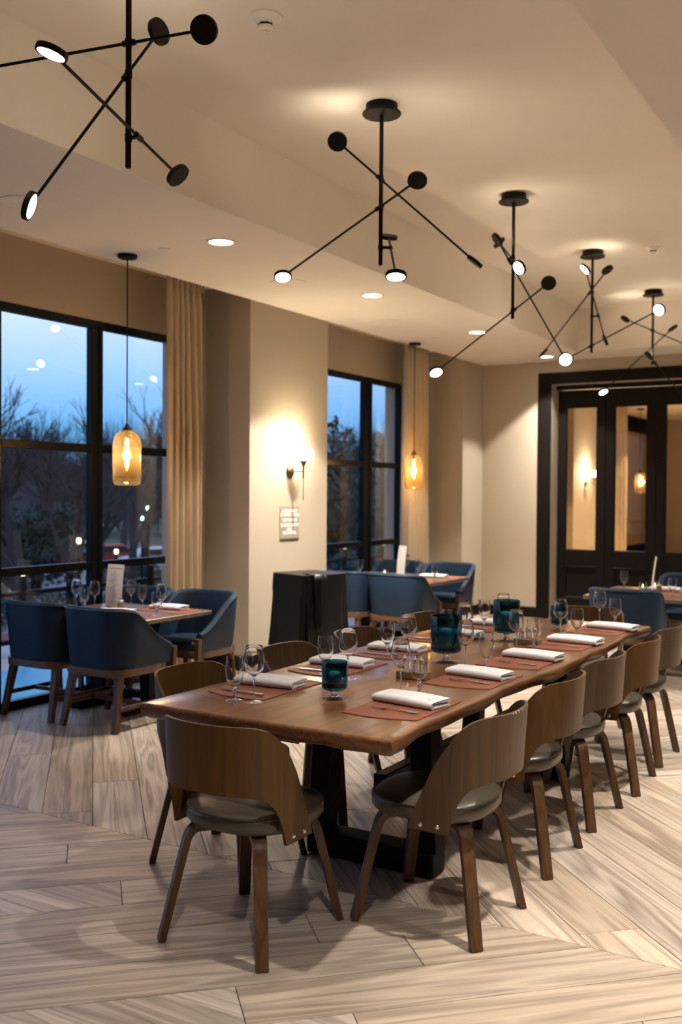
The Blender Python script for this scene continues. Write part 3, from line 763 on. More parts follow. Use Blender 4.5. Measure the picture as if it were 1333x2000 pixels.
def superell(a, b, n, k, yc=0.0, ex=2.5):
    th = 2*PI*k/n; c, s = math.cos(th), math.sin(th)
    return (a*math.copysign(abs(c)**(2/ex), c), yc + b*math.copysign(abs(s)**(2/ex), s))
def pad(a, b, yc, prof, n=44, ex=2.5):
    m = MB(); V = m.grid([[(*superell(a*f, b*f, n, k, yc, ex), z) for k in range(n)] for f, z in prof], closev=True)
    m.cap(V[0], True); m.cap(V[-1]); return m
leg_z = lambda: None
def bent_leg(sx, sy):
    top = Vector((sx*.075, sy*.085, .390)); foot = Vector((sx*.214, sy*.240, 0.0)); knee = Vector((sx*.150, sy*.168, .386))
    d1 = (knee-top).normalized(); dn = (foot-knee).normalized(); pts = [top, top+(knee-top)*0.7]
    for i in range(1, 6):
        f = i/6; a = knee-d1*.035; b = knee+dn*.055
        pts.append(a*(1-f)**2 + knee*2*f*(1-f) + b*f*f)
    for f in (0.15, 0.4, 0.7, 1.0): pts.append(knee+dn*.055 + (foot-knee-dn*.055)*f)
    n = len(pts); side = Vector((-(foot-top).y, (foot-top).x, 0))
    def shp(i):
        f = i/(n-1); w = .027 - .006*f if f < .5 else .027-.006*f; h = .0125
        return [(-w, -h), (w, -h), (w, h), (-w, h)]
    return MB().sweep(pts, shp, side).mesh('leg', M['legwood'], 35)
shell_me = shell_mesh()
seat_me = pad(.230, .226, .014, [(0.80, .405), (0.96, .407), (1.0, .420), (1.0, .448), (.975, .458), (.93, .466), (.80, .473), (.5, .478), (.2, .479)]).mesh('seat', M['leather'], 60)
m_ = MB(); n_ = 60
V = m_.grid([[(*superell((.230*.978)+.004*math.cos(q), (.226*.978)+.004*math.cos(q), n_, k, .014), .4585+.004*math.sin(q)) for q in [2*PI*i/6 for i in range(6)]] for k in range(n_)], closeu=True, closev=True)
pipe_me = m_.mesh('seat_piping', M['leather_seam'], 180)
plate_me = pad(.19, .19, .012, [(0.9, .394), (1.0, .396), (1.0, .4055), (.9, .4055)], 28).mesh('seat_board', M['legwood'])
leg_mes = [bent_leg(sx, sy) for sx in (-1, 1) for sy in (-1, 1)]
bolt_me = MB().lathe([(0.0, 0.0055), (0.005, 0.005), (0.0085, 0.002), (0.009, 0.0), (0.0, -0.001)], 14).mesh('bolt', M['steel'], 60)
def make_chair():
    t = thing('shell_chair', '', 'chair', (0, 0, 0), 0, 'walnut shell chairs round the long table')
    put('seat', seat_me, t); put('seat_board', plate_me, t)
    sp = put('seat_piping', pipe_me, t)
    bk = put('backrest', shell_me, t)
    for me in leg_mes: put('leg', me, t)
    for s in (-1, 1):
        for yy, z in ((-.103, .407), (-.038, .405)):
            b = put('bolt', bolt_me, bk, (s*.2428, yy, z), (0, s*PI/2, 0)); b['label'] = 'round steel bolt head'
            MB_shaft = None
    return t
chair0 = make_chair()
specs = [(-2.08, 2.86, 0.0, 'walnut shell chair at the near end of the long table, back to the camera'),
 (-1.575, 3.335, PI/2, 'aisle-side walnut shell chair nearest to the front, chipped top edge'),
 (-1.59, 4.07, PI/2+0.02, 'second aisle-side walnut shell chair from the front, facing napkin two'),
 (-1.60, 4.73, PI/2-0.02, 'third aisle-side walnut shell chair, in the middle of its row'),
 (-1.585, 5.375, PI/2+0.05, 'fourth aisle-side walnut shell chair, one bolt showing at its side'),
 (-1.605, 6.00, PI/2, 'last aisle-side walnut shell chair by the far table corner'),
 (-2.575, 3.37, -PI/2, 'window-side walnut shell chair nearest to the front, behind the goblet'),
 (-2.56, 4.10, -PI/2, 'second window-side walnut shell chair, before the black draped stand'),
 (-2.565, 4.80, -PI/2, 'third window-side walnut shell chair, seen behind wine glasses'),
 (-2.57, 5.68, -PI/2, 'last window-side walnut shell chair, partly behind a teal candle holder'),
 (-2.03, 6.40, PI, 'walnut shell chair at the far end of the long table, facing the camera')]
chairs = []
for i, (x, y, rz, lb) in enumerate(specs):
    if i == 0: c = chair0; c.location = (x, y, 0); c['label'] = lb
    else: c = dup(chair0, (x, y, 0), rz, lb)
    chairs.append(c)
# pale chips knocked out of the first aisle chair's top edge
b = MB()
for k, (s, w) in enumerate(((-.045, .008), (-.028, .012), (-.008, .010), (.012, .006))):
    x, y = plan(s); k_ = (.79-.50)*.065
    b.box((x, y-k_-.0050, .787), (w*(.8+.2*(k % 3)), .004, .006+.003*(k % 2)), .001, rot=(0, 0.5*k, 0))
o = b.build('edge_chip', mat('bare_wood_chip', (0.62, 0.42, 0.24), 0.8), chairs[1]); o['label'] = 'pale chipped veneer'

# ------------------------------------------------------------------ place settings
def mat_mesh():
    P = []; n = 12      # barrel shape: straight long sides, curved short sides; x toward the diner (+), y along the table
    for i in range(n+1):
        f = i/n; x = -.143+.286*f; P.append((x, -(.185+.030*(1-f)+.024*math.sin(PI*f))))
    for i in range(n+1):
        f = 1-i/n; x = -.143+.286*f; P.append((x, (.185+.030*(1-f)+.024*math.sin(PI*f))))
    return P
mp = mat_mesh()
mat_me = MB().prism(mp, 0.0, 0.0042, inset=.0015).mesh('leather_pad', M['mat'], 30)
ring = MB(); n_ = len(mp)
rows = []
for sc_, z in ((.957, .0040), (.957, .0047), (.940, .0047), (.940, .0040)): rows.append([(p[0]*sc_, p[1]*sc_*1.01, z) for p in mp])
ring.grid(rows, closev=True); seam_me = ring.mesh('edge_stitching', M['stitch'], 0)
def napkin_meshes(L=.272, Wd=.122):
    """long napkin folded lengthwise: an outer wrap round an inner fold, round edge at -y, open layers at +y"""
    half = Wd/2; m = MB()
    def wrap(zb, zt, y0, y1, th, bulge):
        path = [(y1, zb)] + [(y1-(y1-y0)*f, zb) for f in (.3, .6, .9)]; R_ = (zt-zb)/2
        for a in (0, .2, .4, .6, .8, 1.0): path.append((y0-R_*math.sin(a*PI)*1.1, zb+R_*(1-math.cos(a*PI))))
        path += [(y0+(y1-y0)*f, zt+bulge*math.sin(f*PI)) for f in (.15, .4, .65, .85, 1.0)]
        pv = [Vector(p) for p in path]; A, B = [], []
        for i, p in enumerate(pv):
            tn = (pv[min(i+1, len(pv)-1)]-pv[max(i-1, 0)]).normalized(); nm = Vector((-tn.y, tn.x))*th/2
            A.append(p+nm); B.append(p-nm)
        loop = A + B[::-1]; nx = 10; rows = []
        for i in range(nx+1):
            f = i/nx; x = -L/2+L*f; sq = 1 + .13*math.sin(PI*f)
            rows.append([(x + .003*math.sin(q.y*300+q.x*20)*(1 if i in (0, nx) else 0), q.x*(1-.015*math.sin(f*7)), q.y*sq) for q in loop])
        V = m.grid(rows, closev=True); m.cap(V[0], True); m.cap(V[-1])
    wrap(.0024, .0258, -half+.012, half, .0046, .0015)
    wrap(.0082, .0198, -half+.017, half-.004, .0050, .0006)
    wrap(.0136, .0144, -half+.024, half-.010, .0004, .0)
    a = m.mesh('folded_cloth', M['linen'], 60)
    m = MB()
    for x in (.098, .106):
        sq = 1 + .13*math.sin(PI*(x+L/2)/L)
        m.box((x, 0, .0292*sq+.0001), (.0026, Wd-.050, .0012))
    return a, m.mesh('hem_line', M['hem'], 0)
nap_me, hem_me = napkin_meshes()
def fork_mesh():
    m = MB(); L = .19   # tines at -x
    pts, w = [], []
    for f, hw, z in ((0, .0105, .003), (.12, .0098, .0028), (.3, .0062, .004), (.5, .0038, .0065), (.62, .0030, .0085), (.70, .0045, .0075)):
        pts.append((L/2-f*L, 0, z)); w.append(hw)
    m.sweep(pts, lambda i: [(-w[i], -.0011), (w[i], -.0011), (w[i], .0011), (-w[i], .0011)], (0, 1, 0))
    m.sweep([(L/2-.68*L, 0, .0078), (L/2-.74*L, 0, .0058), (L/2-.79*L, 0, .0040)], lambda i: [(-.010-.001*i, -.001), (.010+.001*i, -.001), (.010+.001*i, .001), (-.010-.001*i, .001)], (0, 1, 0))
    for k in range(4):
        y = -.0093+.0062*k
        m.sweep([(L/2-.78*L, y, .0042), (L/2-.90*L, y, .0024), (L/2-L, y, .0042)], lambda i: [(-.0016+.0003*i, -.0009), (.0016-.0003*i, -.0009), (.0016-.0003*i, .0009), (-.0016+.0003*i, .0009)], (0, 1, 0))
    return m.mesh('table_fork', M['steel'], 60)
def knife_mesh():
    m = MB()
    pts = [(.11, 0, .004), (.06, 0, .004), (.01, 0, .0045), (0, 0, .0045), (-.03, 0, .004), (-.09, 0, .003), (-.118, 0, .002)]
    w = [.0095, .008, .0065, .0055, .009, .0098, .002]; h = [.0035, .0032, .003, .0018, .0012, .0009, .0005]
    m.sweep(pts, lambda i: [(-w[i], -h[i]), (w[i], -h[i]), (w[i], h[i]), (-w[i], h[i])], (0, 1, 0))
    return m.mesh('table_knife', M['steel'], 60)
fork_me, knife_me = fork_mesh(), knife_mesh()
def wine_meshes():
    o = [(.0035, .098), (.010, .101), (.022, .109), (.033, .121), (.0385, .136), (.0395, .150), (.0375, .170), (.034, .192), (.0315, .212)]
    i_ = [(r-.0012, z+.0005) for r, z in o[::-1]][:-1] + [(.002, .1005)]
    m = MB(); m.lathe(o + i_, 36, ends=False); bowl = m.mesh('bowl', M['bowl'], 62)
    st = MB().lathe([(0, .006), (.0055, .0065), (.0038, .012), (.0033, .04), (.0032, .08), (.0042, .094), (.009, .1005), (.006, .1035), (0, .104)], 16).mesh('stem', M['stem'], 180)
    ft = MB().lathe([(0, 0), (.036, 0), (.0365, .001), (.034, .0022), (.020, .004), (.008, .0065), (0, .008)], 32).mesh('foot', M['footglass'], 60)
    return bowl, st, ft
def goblet_meshes():
    o = [(.004, .052), (.012, .056), (.024, .068), (.032, .084), (.0355, .102), (.0360, .118), (.0345, .140), (.0325, .165)]
    i_ = [(r-.0014, z+.0005) for r, z in o[::-1]][:-1] + [(.003, .0555)]
    m = MB(); m.lathe(o + i_, 36, ends=False); bowl = m.mesh('bowl', M['bowl'], 62)
    st = MB().lathe([(0, .005), (.009, .006), (.0062, .014), (.0055, .026), (.0075, .036), (.0062, .044), (.0105, .053), (.013, .0575), (.007, .061), (0, .0615)], 16).mesh('stem', M['stem'], 180)
    ft = MB().lathe([(0, 0), (.033, 0), (.0338, .0014), (.030, .0035), (.016, .006), (.008, .008), (0, .009)], 32).mesh('foot', M['footglass'], 60)
    return bowl, st, ft
WG, GG = wine_meshes(), goblet_meshes()
def glass(kind, x, y, z, label, group):
    t = thing('wine_glass' if kind == 'w' else 'water_goblet', label, 'wine glass' if kind == 'w' else 'goblet', (x, y, z), random.random(), group)
    for nm, me in zip(('bowl', 'stem', 'foot'), WG if kind == 'w' else GG): put(nm, me, t)
    return t
ordn = ('first', 'second', 'third', 'fourth', 'fifth')
ords = [o + (' from the near end' if o != 'fifth' else ' and farthest') for o in ordn]
aisle = [  # mat (y), napkin (x, y, rot), wine, goblet
 (3.275, (-1.695, 3.325, -.15), (-1.827, 3.494), (-1.752, 3.506)),
 (3.93, (-1.70, 3.985, -.13), (-1.853, 4.173), (-1.747, 4.164)),
 (4.47, (-1.675, 4.575, -.10), (-1.821, 4.724), (-1.742, 4.757)),
 (5.11, (-1.665, 5.18, -.07), (-1.79, 5.305), (-1.70, 5.31)),
 (5.765, (-1.65, 5.83, -.12), (-1.765, 5.945), (-1.68, 5.975))]
window_ = [
 (3.285, (-2.345, 3.335, .08), (-2.208, 3.037), (-2.286, 3.019)),
 (3.845, (-2.345, 3.905, .06), (-2.151, 3.632), (-2.285, 3.665)),
 (4.38, (-2.335, 4.425, .05), (-2.179, 4.244), (-2.298, 4.254)),
 (4.98, (-2.30, 5.06, .05), (-2.165, 4.86), (-2.265, 4.85)),
 (5.52, (-2.30, 5.60, .05), (-2.17, 5.42), (-2.28, 5.40))]
for side, rows in (('aisle', aisle), ('window', window_)):
    for i, (my, nap, wg, gb) in enumerate(rows):
        mx = -1.695 if side == 'aisle' else -2.335
        rz = 0 if side == 'aisle' else PI
        w_ = ords[i]
        t = thing('placemat', 'rust leather placemat on the long table, %s side, %s' % (side, w_), 'placemat', (mx, my, TZ), rz, 'leather placemats on the long table')
        put('leather_pad', mat_me, t); put('edge_stitching', seam_me, t)
        t = thing('napkin', 'folded white napkin on the %s side of the long table, %s' % (side, w_), 'napkin', (nap[0], nap[1], TZ+.0048), nap[2] if side == 'aisle' else nap[2], 'folded napkins on the long table')
        put('folded_cloth', nap_me, t); put('hem_line', hem_me, t)
        z = TZ+.0049
        if side == 'aisle':
            o = put('table_fork', fork_me, None, (mx+.01, my-.095, z), -.05); tag(o, 'steel fork on the aisle-side leather placemat, %s' % w_, 'fork', 'forks on the long table')
        else:
            o = put('table_knife', knife_me, None, (mx-.01, my-.145+.0, z), -.10); tag(o, 'steel knife on the window-side leather placemat, %s' % w_, 'knife', 'knives on the long table')
            o = put('table_fork', fork_me, None, (mx+.035, my+.135, z), 1.75); tag(o, 'steel fork beyond the napkin on the window-side placemat, %s' % w_, 'fork', 'forks on the long table')
        on_w = TZ + (.0045 if abs(wg[1]-my) < .205 and abs(wg[0]-mx) < .13 else .0002)
        glass('w', wg[0], wg[1], on_w, 'stemmed wine glass of the %s-side setting, %s' % (side, w_), 'wine glasses on the long table')
        on_g = TZ + (.0045 if abs(gb[1]-my) < .205 and abs(gb[0]-mx) < .13 else .0002)
        glass('g', gb[0], gb[1], on_g, 'short-stemmed goblet of the %s-side setting, %s' % (side, w_), 'goblets on the long table')

# teal footed candle holders
def hurricane(x, y, R, H, base, label, top=True):
    t = thing('candle_holder', label, 'candle holder', (x, y, TZ), 0.3, 'teal glass candle holders')
    z0 = base; o = [(0.0, z0), (R*.8, z0), (R*.96, z0+.006), (R, z0+.016), (R, z0+H-.002), (R-.001, z0+H)]
    i_ = [(R-.003, z0+H-.001), (R-.0035, z0+.02), (R*.9, z0+.010), (0.0, z0+.008)]
    m = MB(); m.lathe(o+i_, 40, ends=False); m.build('glass_cylinder', M['teal'], t, smooth=50)
    MB().lathe([(0, .008), (.020, .0085), (.015, .014), (.0135, base*.6), (.017, base-.006), (.024, base-.0008), (0, base-.0005)], 20).build('stem', M['stem'], t, smooth=180)
    MB().lathe([(0, 0), (R*.92, 0), (R*.95, .002), (R*.8, .006), (R*.4, .010), (.016, .014), (0, .015)], 36).build('foot', M['footglass'], t, smooth=60)
    MB().lathe([(0, z0+.009), (R-.006, z0+.012), (R-.0055, z0+.026), (R*.5, z0+.030), (0, z0+.028)], 32).build('sand', M['sand'], t)
    MB().lathe([(0, z0+.028), (R*.52, z0+.028), (R*.53, z0+H*.48), (R*.50, z0+H*.56), (R*.40, z0+H*.62), (R*.2, z0+H*.65), (0, z0+H*.645)], 28).build('candle', M['wax'], t, smooth=60)
    MB().tube([(0, 0, z0+H*.64), (.001, 0, z0+H*.64+.010)], .0011, 6).build('wick', M['black'], t)
hurricane(-1.99, 3.26, .050, .108, .036, 'small teal glass candle holder at the near end of the table')
hurricane(-1.985, 4.25, .072, .172, .048, 'tall dark teal candle holder at the middle of the table')
hurricane(-2.00, 5.04, .072, .172, .048, 'tall teal candle holder beyond the middle one, pale candle showing')
hurricane(-1.90, 5.60, .050, .108, .036, 'small teal glass candle holder at the far end of the table')
# salt and pepper caddies
def caddy(x, y, label):
    t = thing('condiment_caddy', label, 'caddy', (x, y, TZ), .03)
    MB().box((0, 0, .016), (.135, .070, .032), .003).build('wood_block', mat('oiled_oak_block', (0.16, 0.115, 0.07), 0.5, var=.2, scale=(8, 60, 60)), t)
    for k, xx in enumerate((-.038, .0, .038)):
        MB().lathe([(0, .0322), (.014, .0322), (.0155, .045), (.0155, .064), (.011, .070), (0, .070)], 18).build('shaker_glass', M['bowl'], t, (xx, 0, 0))
        MB().lathe([(0, .0705), (.0125, .0705), (.013, .082), (.007, .090), (.004, .097), (0, .098)], 18).build('shaker_lid', M['steel'], t, (xx, 0, 0))
caddy(-1.925, 3.80, 'small wooden block of salt and pepper shakers behind the aisle glasses')
caddy(-1.86, 4.99, 'small wooden block of shakers beside the farther tall candle holder')

# ------------------------------------------------------------------ blue tub chairs
def u_path():
    pts = []; hw, yb, yf, r = .262, -.262, .235, .165
    n = 7
    for i in range(n): pts.append((-hw, yf-(yf-(yb+r))*i/n))
    for i in range(11):
        a = PI + PI/2*i/10; pts.append((-hw+r+r*math.cos(a), yb+r+r*math.sin(a)))
    for i in range(1, 8): pts.append((-hw+r+(2*hw-2*r)*i/8, yb))
    for i in range(11):
        a = 1.5*PI + PI/2*i/10; pts.append((hw-r+r*math.cos(a), yb+r+r*math.sin(a)))
    for i in range(1, n+1): pts.append((hw, yb+r+(yf-(yb+r))*i/n))
    return pts
def arm_top(y):
    tab = [(-.30, .800), (-.20, .798), (-.13, .782), (-.06, .738), (.02, .668), (.10, .605), (.17, .562), (.24, .535)]
    return interp(tab, y)
def tub_meshes():
    U = u_path(); rows = []; pipe = []; th = .046; zb = .402
    for i, (x, y) in enumerate(U):
        x0, y0 = U[max(i-1, 0)]; x1, y1 = U[min(i+1, len(U)-1)]
        L = math.hypot(x1-x0, y1-y0); n = ((y1-y0)/L, -(x1-x0)/L)
        if n[0]*x + n[1]*(y) < 0 and abs(x) + abs(y) > .2: n = (-n[0], -n[1])
        zt = arm_top(y); lean = .030*(zt-zb)/.4*(1 if y < 0 else .6)
        def pt(off, z):
            k = (z-zb)/.4*.034; return (x + n[0]*(off+k), y + n[1]*(off+k), z)
        rows.append([pt(0, zb), pt(.004, zb+.03), pt(.005, (zb+zt)/2), pt(.003, zt-.022), pt(-.004, zt-.006), pt(-.014, zt), pt(-.032, zt), pt(-th+.006, zt-.006), pt(-th, zt-.024), pt(-th, (zb+zt)/2), pt(-th, zb)])
        pipe.append(pt(.0035, zt-.016))
    m = MB(); V = m.grid(rows, closev=True); m.cap(V[0], True); m.cap(V[-1])
    shell = m.mesh('upholstered_shell', M['blue'], 55)
    pm = MB().tube(pipe, .0045, 6).mesh('piping', M['piping'], 180)
    sp = [(-.212, .255), (.212, .255)]
    P = []
    for k in range(40):
        x, y = superell(.214, .238, 40, k, .018, 4.5); P.append((x, y))
    m = MB(); V = m.grid([[(x*f, .018+(y-.018)*f, z) for x, y in P] for f, z in ((.97, .404), (1, .414), (1, .452), (.975, .466), (.9, .472), (.5, .478))], closev=True)
    m.cap(V[0], True); m.cap(V[-1]); seat = m.mesh('seat_cushion', M['blue'], 60)
    A = []
    for k in range(48):
        x, y = superell(.262, .252, 48, k, -.008, 5.0); A.append((x, y))
    m = MB(); V = m.grid([[(x*f, -.008+(y+.008)*f, z) for x, y in A] for f, z in ((.90, .352), (.995, .352), (1.0, .356), (1.0, .400), (.99, .403), (.9, .403))], closev=True)
    m.cap(V[0], True); m.cap(V[-1]); apron = m.mesh('apron', M['apron'], 40)
    legs = []
    for sx in (-1, 1):
        m = MB(); pts = [(sx*.205, -.190, .354), (sx*.232, -.262, .0)]
        m.sweep(pts, lambda i: [(q*(.024-.006*i), w*(.022-.006*i)) for q, w in ((-1, -1), (1, -1), (1, 1), (-1, 1))], (1, 0, 0)); legs.append(m.mesh('leg', M['legwood'], 30))
        m = MB(); pts = [(sx*.264, .262, .505), (sx*.262, .262, .36), (sx*.236, .262, .0)]
        m.sweep(pts, lambda i: [(q*(.020-.002*i), w*(.019-.002*i)) for q, w in ((-1, -1), (1, -1), (1, 1), (-1, 1))], (1, 0, 0)); legs.append(m.mesh('leg', M['legwood'], 30))
    st = []
    for sx in (-1, 1): st.append(MB().box((sx*.236, .012, .150), (.018, .47, .030), .002).mesh('side_stretcher', M['legwood']))
    st.append(MB().box((0, .012, .150), (.455, .018, .028), .002).mesh('cross_stretcher', M['legwood']))
    return shell, pm, seat, apron, legs, st
TUB = tub_meshes()
def make_tub():
    t = thing('tub_chair', '', 'armchair', (0, 0, 0), 0, 'blue tub chairs')
    sh = put('upholstered_shell', TUB[0], t); put('piping', TUB[1], sh); put('seat_cushion', TUB[2], t); put('apron', TUB[3], t)
    for me in TUB[4]: put('leg', me, t)
    for me, nm in zip(TUB[5], ('side_stretcher', 'side_stretcher', 'cross_stretcher')): put(nm, me, t)
    return t
tub0 = make_tub()
tubs = [(-4.735, 4.955, 0.0, 'blue tub chair with its back to the camera at the near window table, aisle side'),
 (-5.315, 4.96, 0.0, 'blue tub chair at the near window table, closest to the glass'),
 (-4.79, 5.80, PI+.02, 'blue tub chair facing the camera across the near window table, by the pillar'),
 (-5.36, 5.74, PI, 'blue tub chair mostly hidden behind the menu on the near window table'),
 (-4.43, 8.50, 0.0, 'blue tub chair with its back to the camera at the far window table, aisle side'),
 (-5.03, 8.52, 0.0, 'blue tub chair at the far window table behind the black draped stand'),
 (-4.58, 9.76, PI+.03, 'blue tub chair facing the camera across the far window table, by the curtain'),
 (-5.185, 9.74, PI, 'blue tub chair mostly hidden behind the menu on the far window table'),
 (-2.22, 8.28, .04, 'blue tub chair with its back to the camera beyond the long table'),
 (-2.05, 9.75, PI, 'blue tub chair facing the camera before the folding door')]
for i, (x, y, rz, lb) in enumerate(tubs):
    if i == 0: tub0.location = (x, y, 0); tub0['label'] = lb
    else: dup(tub0, (x, y, 0), rz, lb)

# cafe tables with black bases
T2 = 0.685
def cafe_table(x0, x1, y0, y1, label):
    cx, cy = (x0+x1)/2, (y0+y1)/2; sx_, sy_ = x1-x0, y1-y0
    t = thing('cafe_table', label, 'table', (cx, cy, 0), 0, 'dark cafe tables')
    MB().box((0, 0, T2-.016), (sx_, sy_, .032), .004).build('tabletop', M['tabletop2'], t)
    for s in (-1, 1):
        xx = s*(sx_/2-.26)
        c = put('column', MB().box((xx, 0, .35), (.085, .085, .60), .004).mesh('column', M['black']), t)
        MB().box((xx, 0, .028), (.09, .56, .055), .006).build('foot', M['black'], c)
        MB().box((xx, 0, T2-.045), (.10, .50, .026), .004).build('bearer', M['black'], c)
    MB().box((0, 0, .10), (sx_-.55, .06, .05), .004).build('stretcher', M['black'], t)
cafe_table(-5.54, -4.575, 4.985, 5.77, 'dark wood cafe table by the near window, set with glasses')
cafe_table(-5.46, -4.22, 8.66, 9.62, 'dark wood cafe table by the far window, set with a menu')
cafe_table(-2.66, -1.40, 8.47, 9.50, 'dark wood cafe table beyond the long table, by the folding door')

def small_setting(x, y, rz, where, group='placemats on the cafe tables'):
    t = thing('placemat', 'rust leather placemat ' + where, 'placemat', (x, y, T2), rz, group)
    put('leather_pad', mat_me, t); put('edge_stitching', seam_me, t)
def small_napkin(x, y, rz, where, z=.0048):
    t = thing('napkin', 'folded white napkin ' + where, 'napkin', (x, y, T2+z), rz, 'napkins on the cafe tables')
    put('folded_cloth', nap_me, t); put('hem_line', hem_me, t)
small_setting(-4.83, 5.165, -PI/2, 'on the near window table before the front chair')
small_setting(-4.83, 5.585, PI/2, 'on the near window table before the chair by the pillar')
small_setting(-5.30, 5.165, -PI/2, 'on the near window table next to the glass')
small_napkin(-4.865, 5.63, .10, 'on the near window table by the pillar chair')
small_napkin(-4.99, 5.20, .3, 'beside the pepper mill on the near window table')
small_napkin(-5.40, 5.10, .1, 'on the near window table close to the glass')
small_setting(-4.46, 8.88, -PI/2, 'on the far window table before the front chair')
small_setting(-4.46, 9.40, PI/2, 'on the far window table before the chair by the curtain')
small_napkin(-4.49, 9.30, .1, 'on the far window table beside its goblet')
small_napkin(-4.64, 8.86, .2, 'at the front edge of the far window table')
small_setting(-2.13, 8.70, -PI/2, 'on the table by the folding door, front side')
small_setting(-2.05, 9.26, PI/2, 'on the table by the folding door, rear side')
small_napkin(-2.15, 9.25, 0, 'on the table by the folding door')
G2 = 'glasses on the cafe tables'
for k, x, y, lb in (('g', -4.672, 5.275, 'goblet at the aisle corner of the near window table'), ('w', -4.70, 5.36, 'wine glass at the aisle corner of the near window table'),
  ('w', -5.164, 5.548, 'wine glass right behind the menu on the near window table'), ('g', -5.10, 5.60, 'goblet right behind the menu on the near window table'),
  ('w', -5.47, 5.30, 'wine glass next to the window, first of the four before the menu'), ('g', -5.385, 5.30, 'goblet second of the four before the menu, near window table'),
  ('g', -5.32, 5.23, 'goblet third of the four before the menu, near window table'), ('w', -5.285, 5.30, 'wine glass last of the four before the menu, near window table'),
  ('g', -4.285, 8.90, 'goblet at the aisle corner of the far window table'), ('w', -4.884, 9.45, 'wine glass behind the menu on the far window table'),
  ('g', -4.80, 9.54, 'goblet behind the menu on the far window table'), ('g', -5.25, 9.10, 'goblet near the glass on the far window table'),
  ('g', -1.963, 8.70, 'goblet on the folding door table, in front of the rear chair'), ('g', -2.507, 9.20, 'goblet rising behind the chair back beyond the long table')):
    on_mat = (abs(x+4.83) < .2 and abs(y-5.165) < .14) or (abs(x+4.46) < .2 and abs(y-8.88) < .14)
    glass(k, x, y, T2+.0045, lb, G2) if on_mat else glass(k, x, y, T2+.0003, lb, G2)

# menus: tall cards curling slightly, printed lines
def menu(x, y, rz, label, h=.33, w=.155, heading=True):
    t = thing('menu_card', label, 'menu', (x, y, T2+.0005), rz, 'standing menus')
    def bend(z): return .030*(z/h)**2
    m = MB(); rows = []
    for i in range(11):
        z = h*i/10; rows.append([(-w/2, bend(z), z), (w/2, bend(z), z), (w/2, bend(z)+.0018, z), (-w/2, bend(z)+.0018, z)])
    V = m.grid(rows, closev=True); m.cap(V[0], True); m.cap(V[-1]); m.build('card', M['paper'], t)
    MB().box((0, .006, .014), (w*.7, .045, .028), .003).build('card_holder', M['millglass'], t)
    if heading:
        zz = h*.915; put('heading', text_mesh('heading', 'NERA & HEARTH', .0165, M['ink'], .0003), t, (0, bend(zz)-.0012, zz), (PI/2, 0, 0))
        rr = random.Random(3); b = MB()
        for k in range(24):
            z = h*(.85-.031*k)
            if k % 5 == 0: b.box((0, bend(z)-.0004, z), (w*.2, .0008, .0038)); continue
            L = w*rr.uniform(.35, .62); b.box((-w*.34+L/2, bend(z)-.0004, z), (L, .0008, .0026))
        b.build('printed_lines', M['inkfaint'], t, smooth=0)
menu(-5.165, 5.365, .02, 'tall cream menu card standing on the near window table')
menu(-4.735, 9.03, -.55, 'tall cream menu card standing on the far window table', heading=False)
menu(-2.165, 8.84, -1.25, 'pale menu card seen edge-on on the table by the folding door', heading=False)
def mill(x, y, label):
    t = thing('pepper_mill', label, 'pepper mill', (x, y, T2+.0003))
    MB().lathe([(0, 0), (.023, 0), (.024, .006), (.0225, .012), (.0225, .072), (0, .072)], 20).build('body', M['millglass'], t)
    MB().lathe([(0, .0725), (.024, .0725), (.025, .084), (.020, .092), (.006, .096), (.005, .102), (.0065, .108), (.004, .112), (0, .113)], 20).build('cap', M['steel'], t)
mill(-5.02, 5.285, 'small pepper mill before the menu on the near window table'); mill(-2.11, 8.85, 'small steel pepper mill beside the edge-on menu')
def votive(x, y, label, lit=True):
    t = thing('candle_jar', label, 'candle', (x, y, T2+.0003), 0, 'candle jars')
    m = MB(); m.lathe([(0, 0), (.030, 0), (.034, .004), (.036, .03), (.034, .075), (.0325, .075), (.034, .03), (.032, .007), (0, .006)], 28, ends=False); m.build('jar', M['bowl'], t, smooth=60)
    MB().lathe([(0, .0075), (.024, .0075), (.024, .028), (0, .027)], 20).build('wax', M['wax'], t)
    if lit: MB().lathe([(0, .031), (.0045, .036), (.005, .042), (.0025, .052), (0, .058)], 12).build('flame', M['flame'], t, smooth=180)
votive(-5.01, 9.20, 'lit candle jar before the menu on the far window table')
votive(-2.327, 9.16, 'lit candle jar behind the chair back by the folding door'); votive(-2.27, 9.36, 'second lit candle jar, closer to the edge-on menu')

# ------------------------------------------------------------------ stand under a black cloth
t = thing('draped_stand', 'waist-high stand under a black cloth beside the pillar', 'stand', (-4.585, 7.09, 0), -.26)
MB().box((0, 0, .44), (.40, .40, .86), .01).build('stand_body', M['black'], t)
rows = []; n_ = 96
for i in range(15):
    f = i/14; z = .872*(1-f)+.006*f; row = []
    for k in range(n_):
        x, y = superell(.235, .235, n_, k, 0, 9.0 if f < .2 else 7.0); th = 2*PI*k/n_
        fl = 1 + .10*f**1.2; cor = abs(math.sin(2*th))**3
        wv = .020*f*math.sin(9*th+1.2)*(.3+.7*f) + .018*f*cor*math.sin(th*17)
        dd = math.hypot(x, y); s_ = fl + wv/dd*1.6
        row.append((x*s_, y*s_, z + (.003*math.sin(5*th) if i else 0)))
    rows.append(row)
topr = [[(x*g, y*g, .874+.010*math.exp(-((x*g+.02)/.05)**2-((y*g-.06)/.2)**2)) for x, y, z in rows[0]] for g in (0.05, .35, .65, .88, .97)]
m = MB(); V = m.grid(topr+rows, closev=True); m.cap(V[0], True)
cl_ = put('black_cloth', m.mesh('black_cloth', M['cloth'], 55), t)
m = MB()   # folded flap hanging over the front corner
P = []
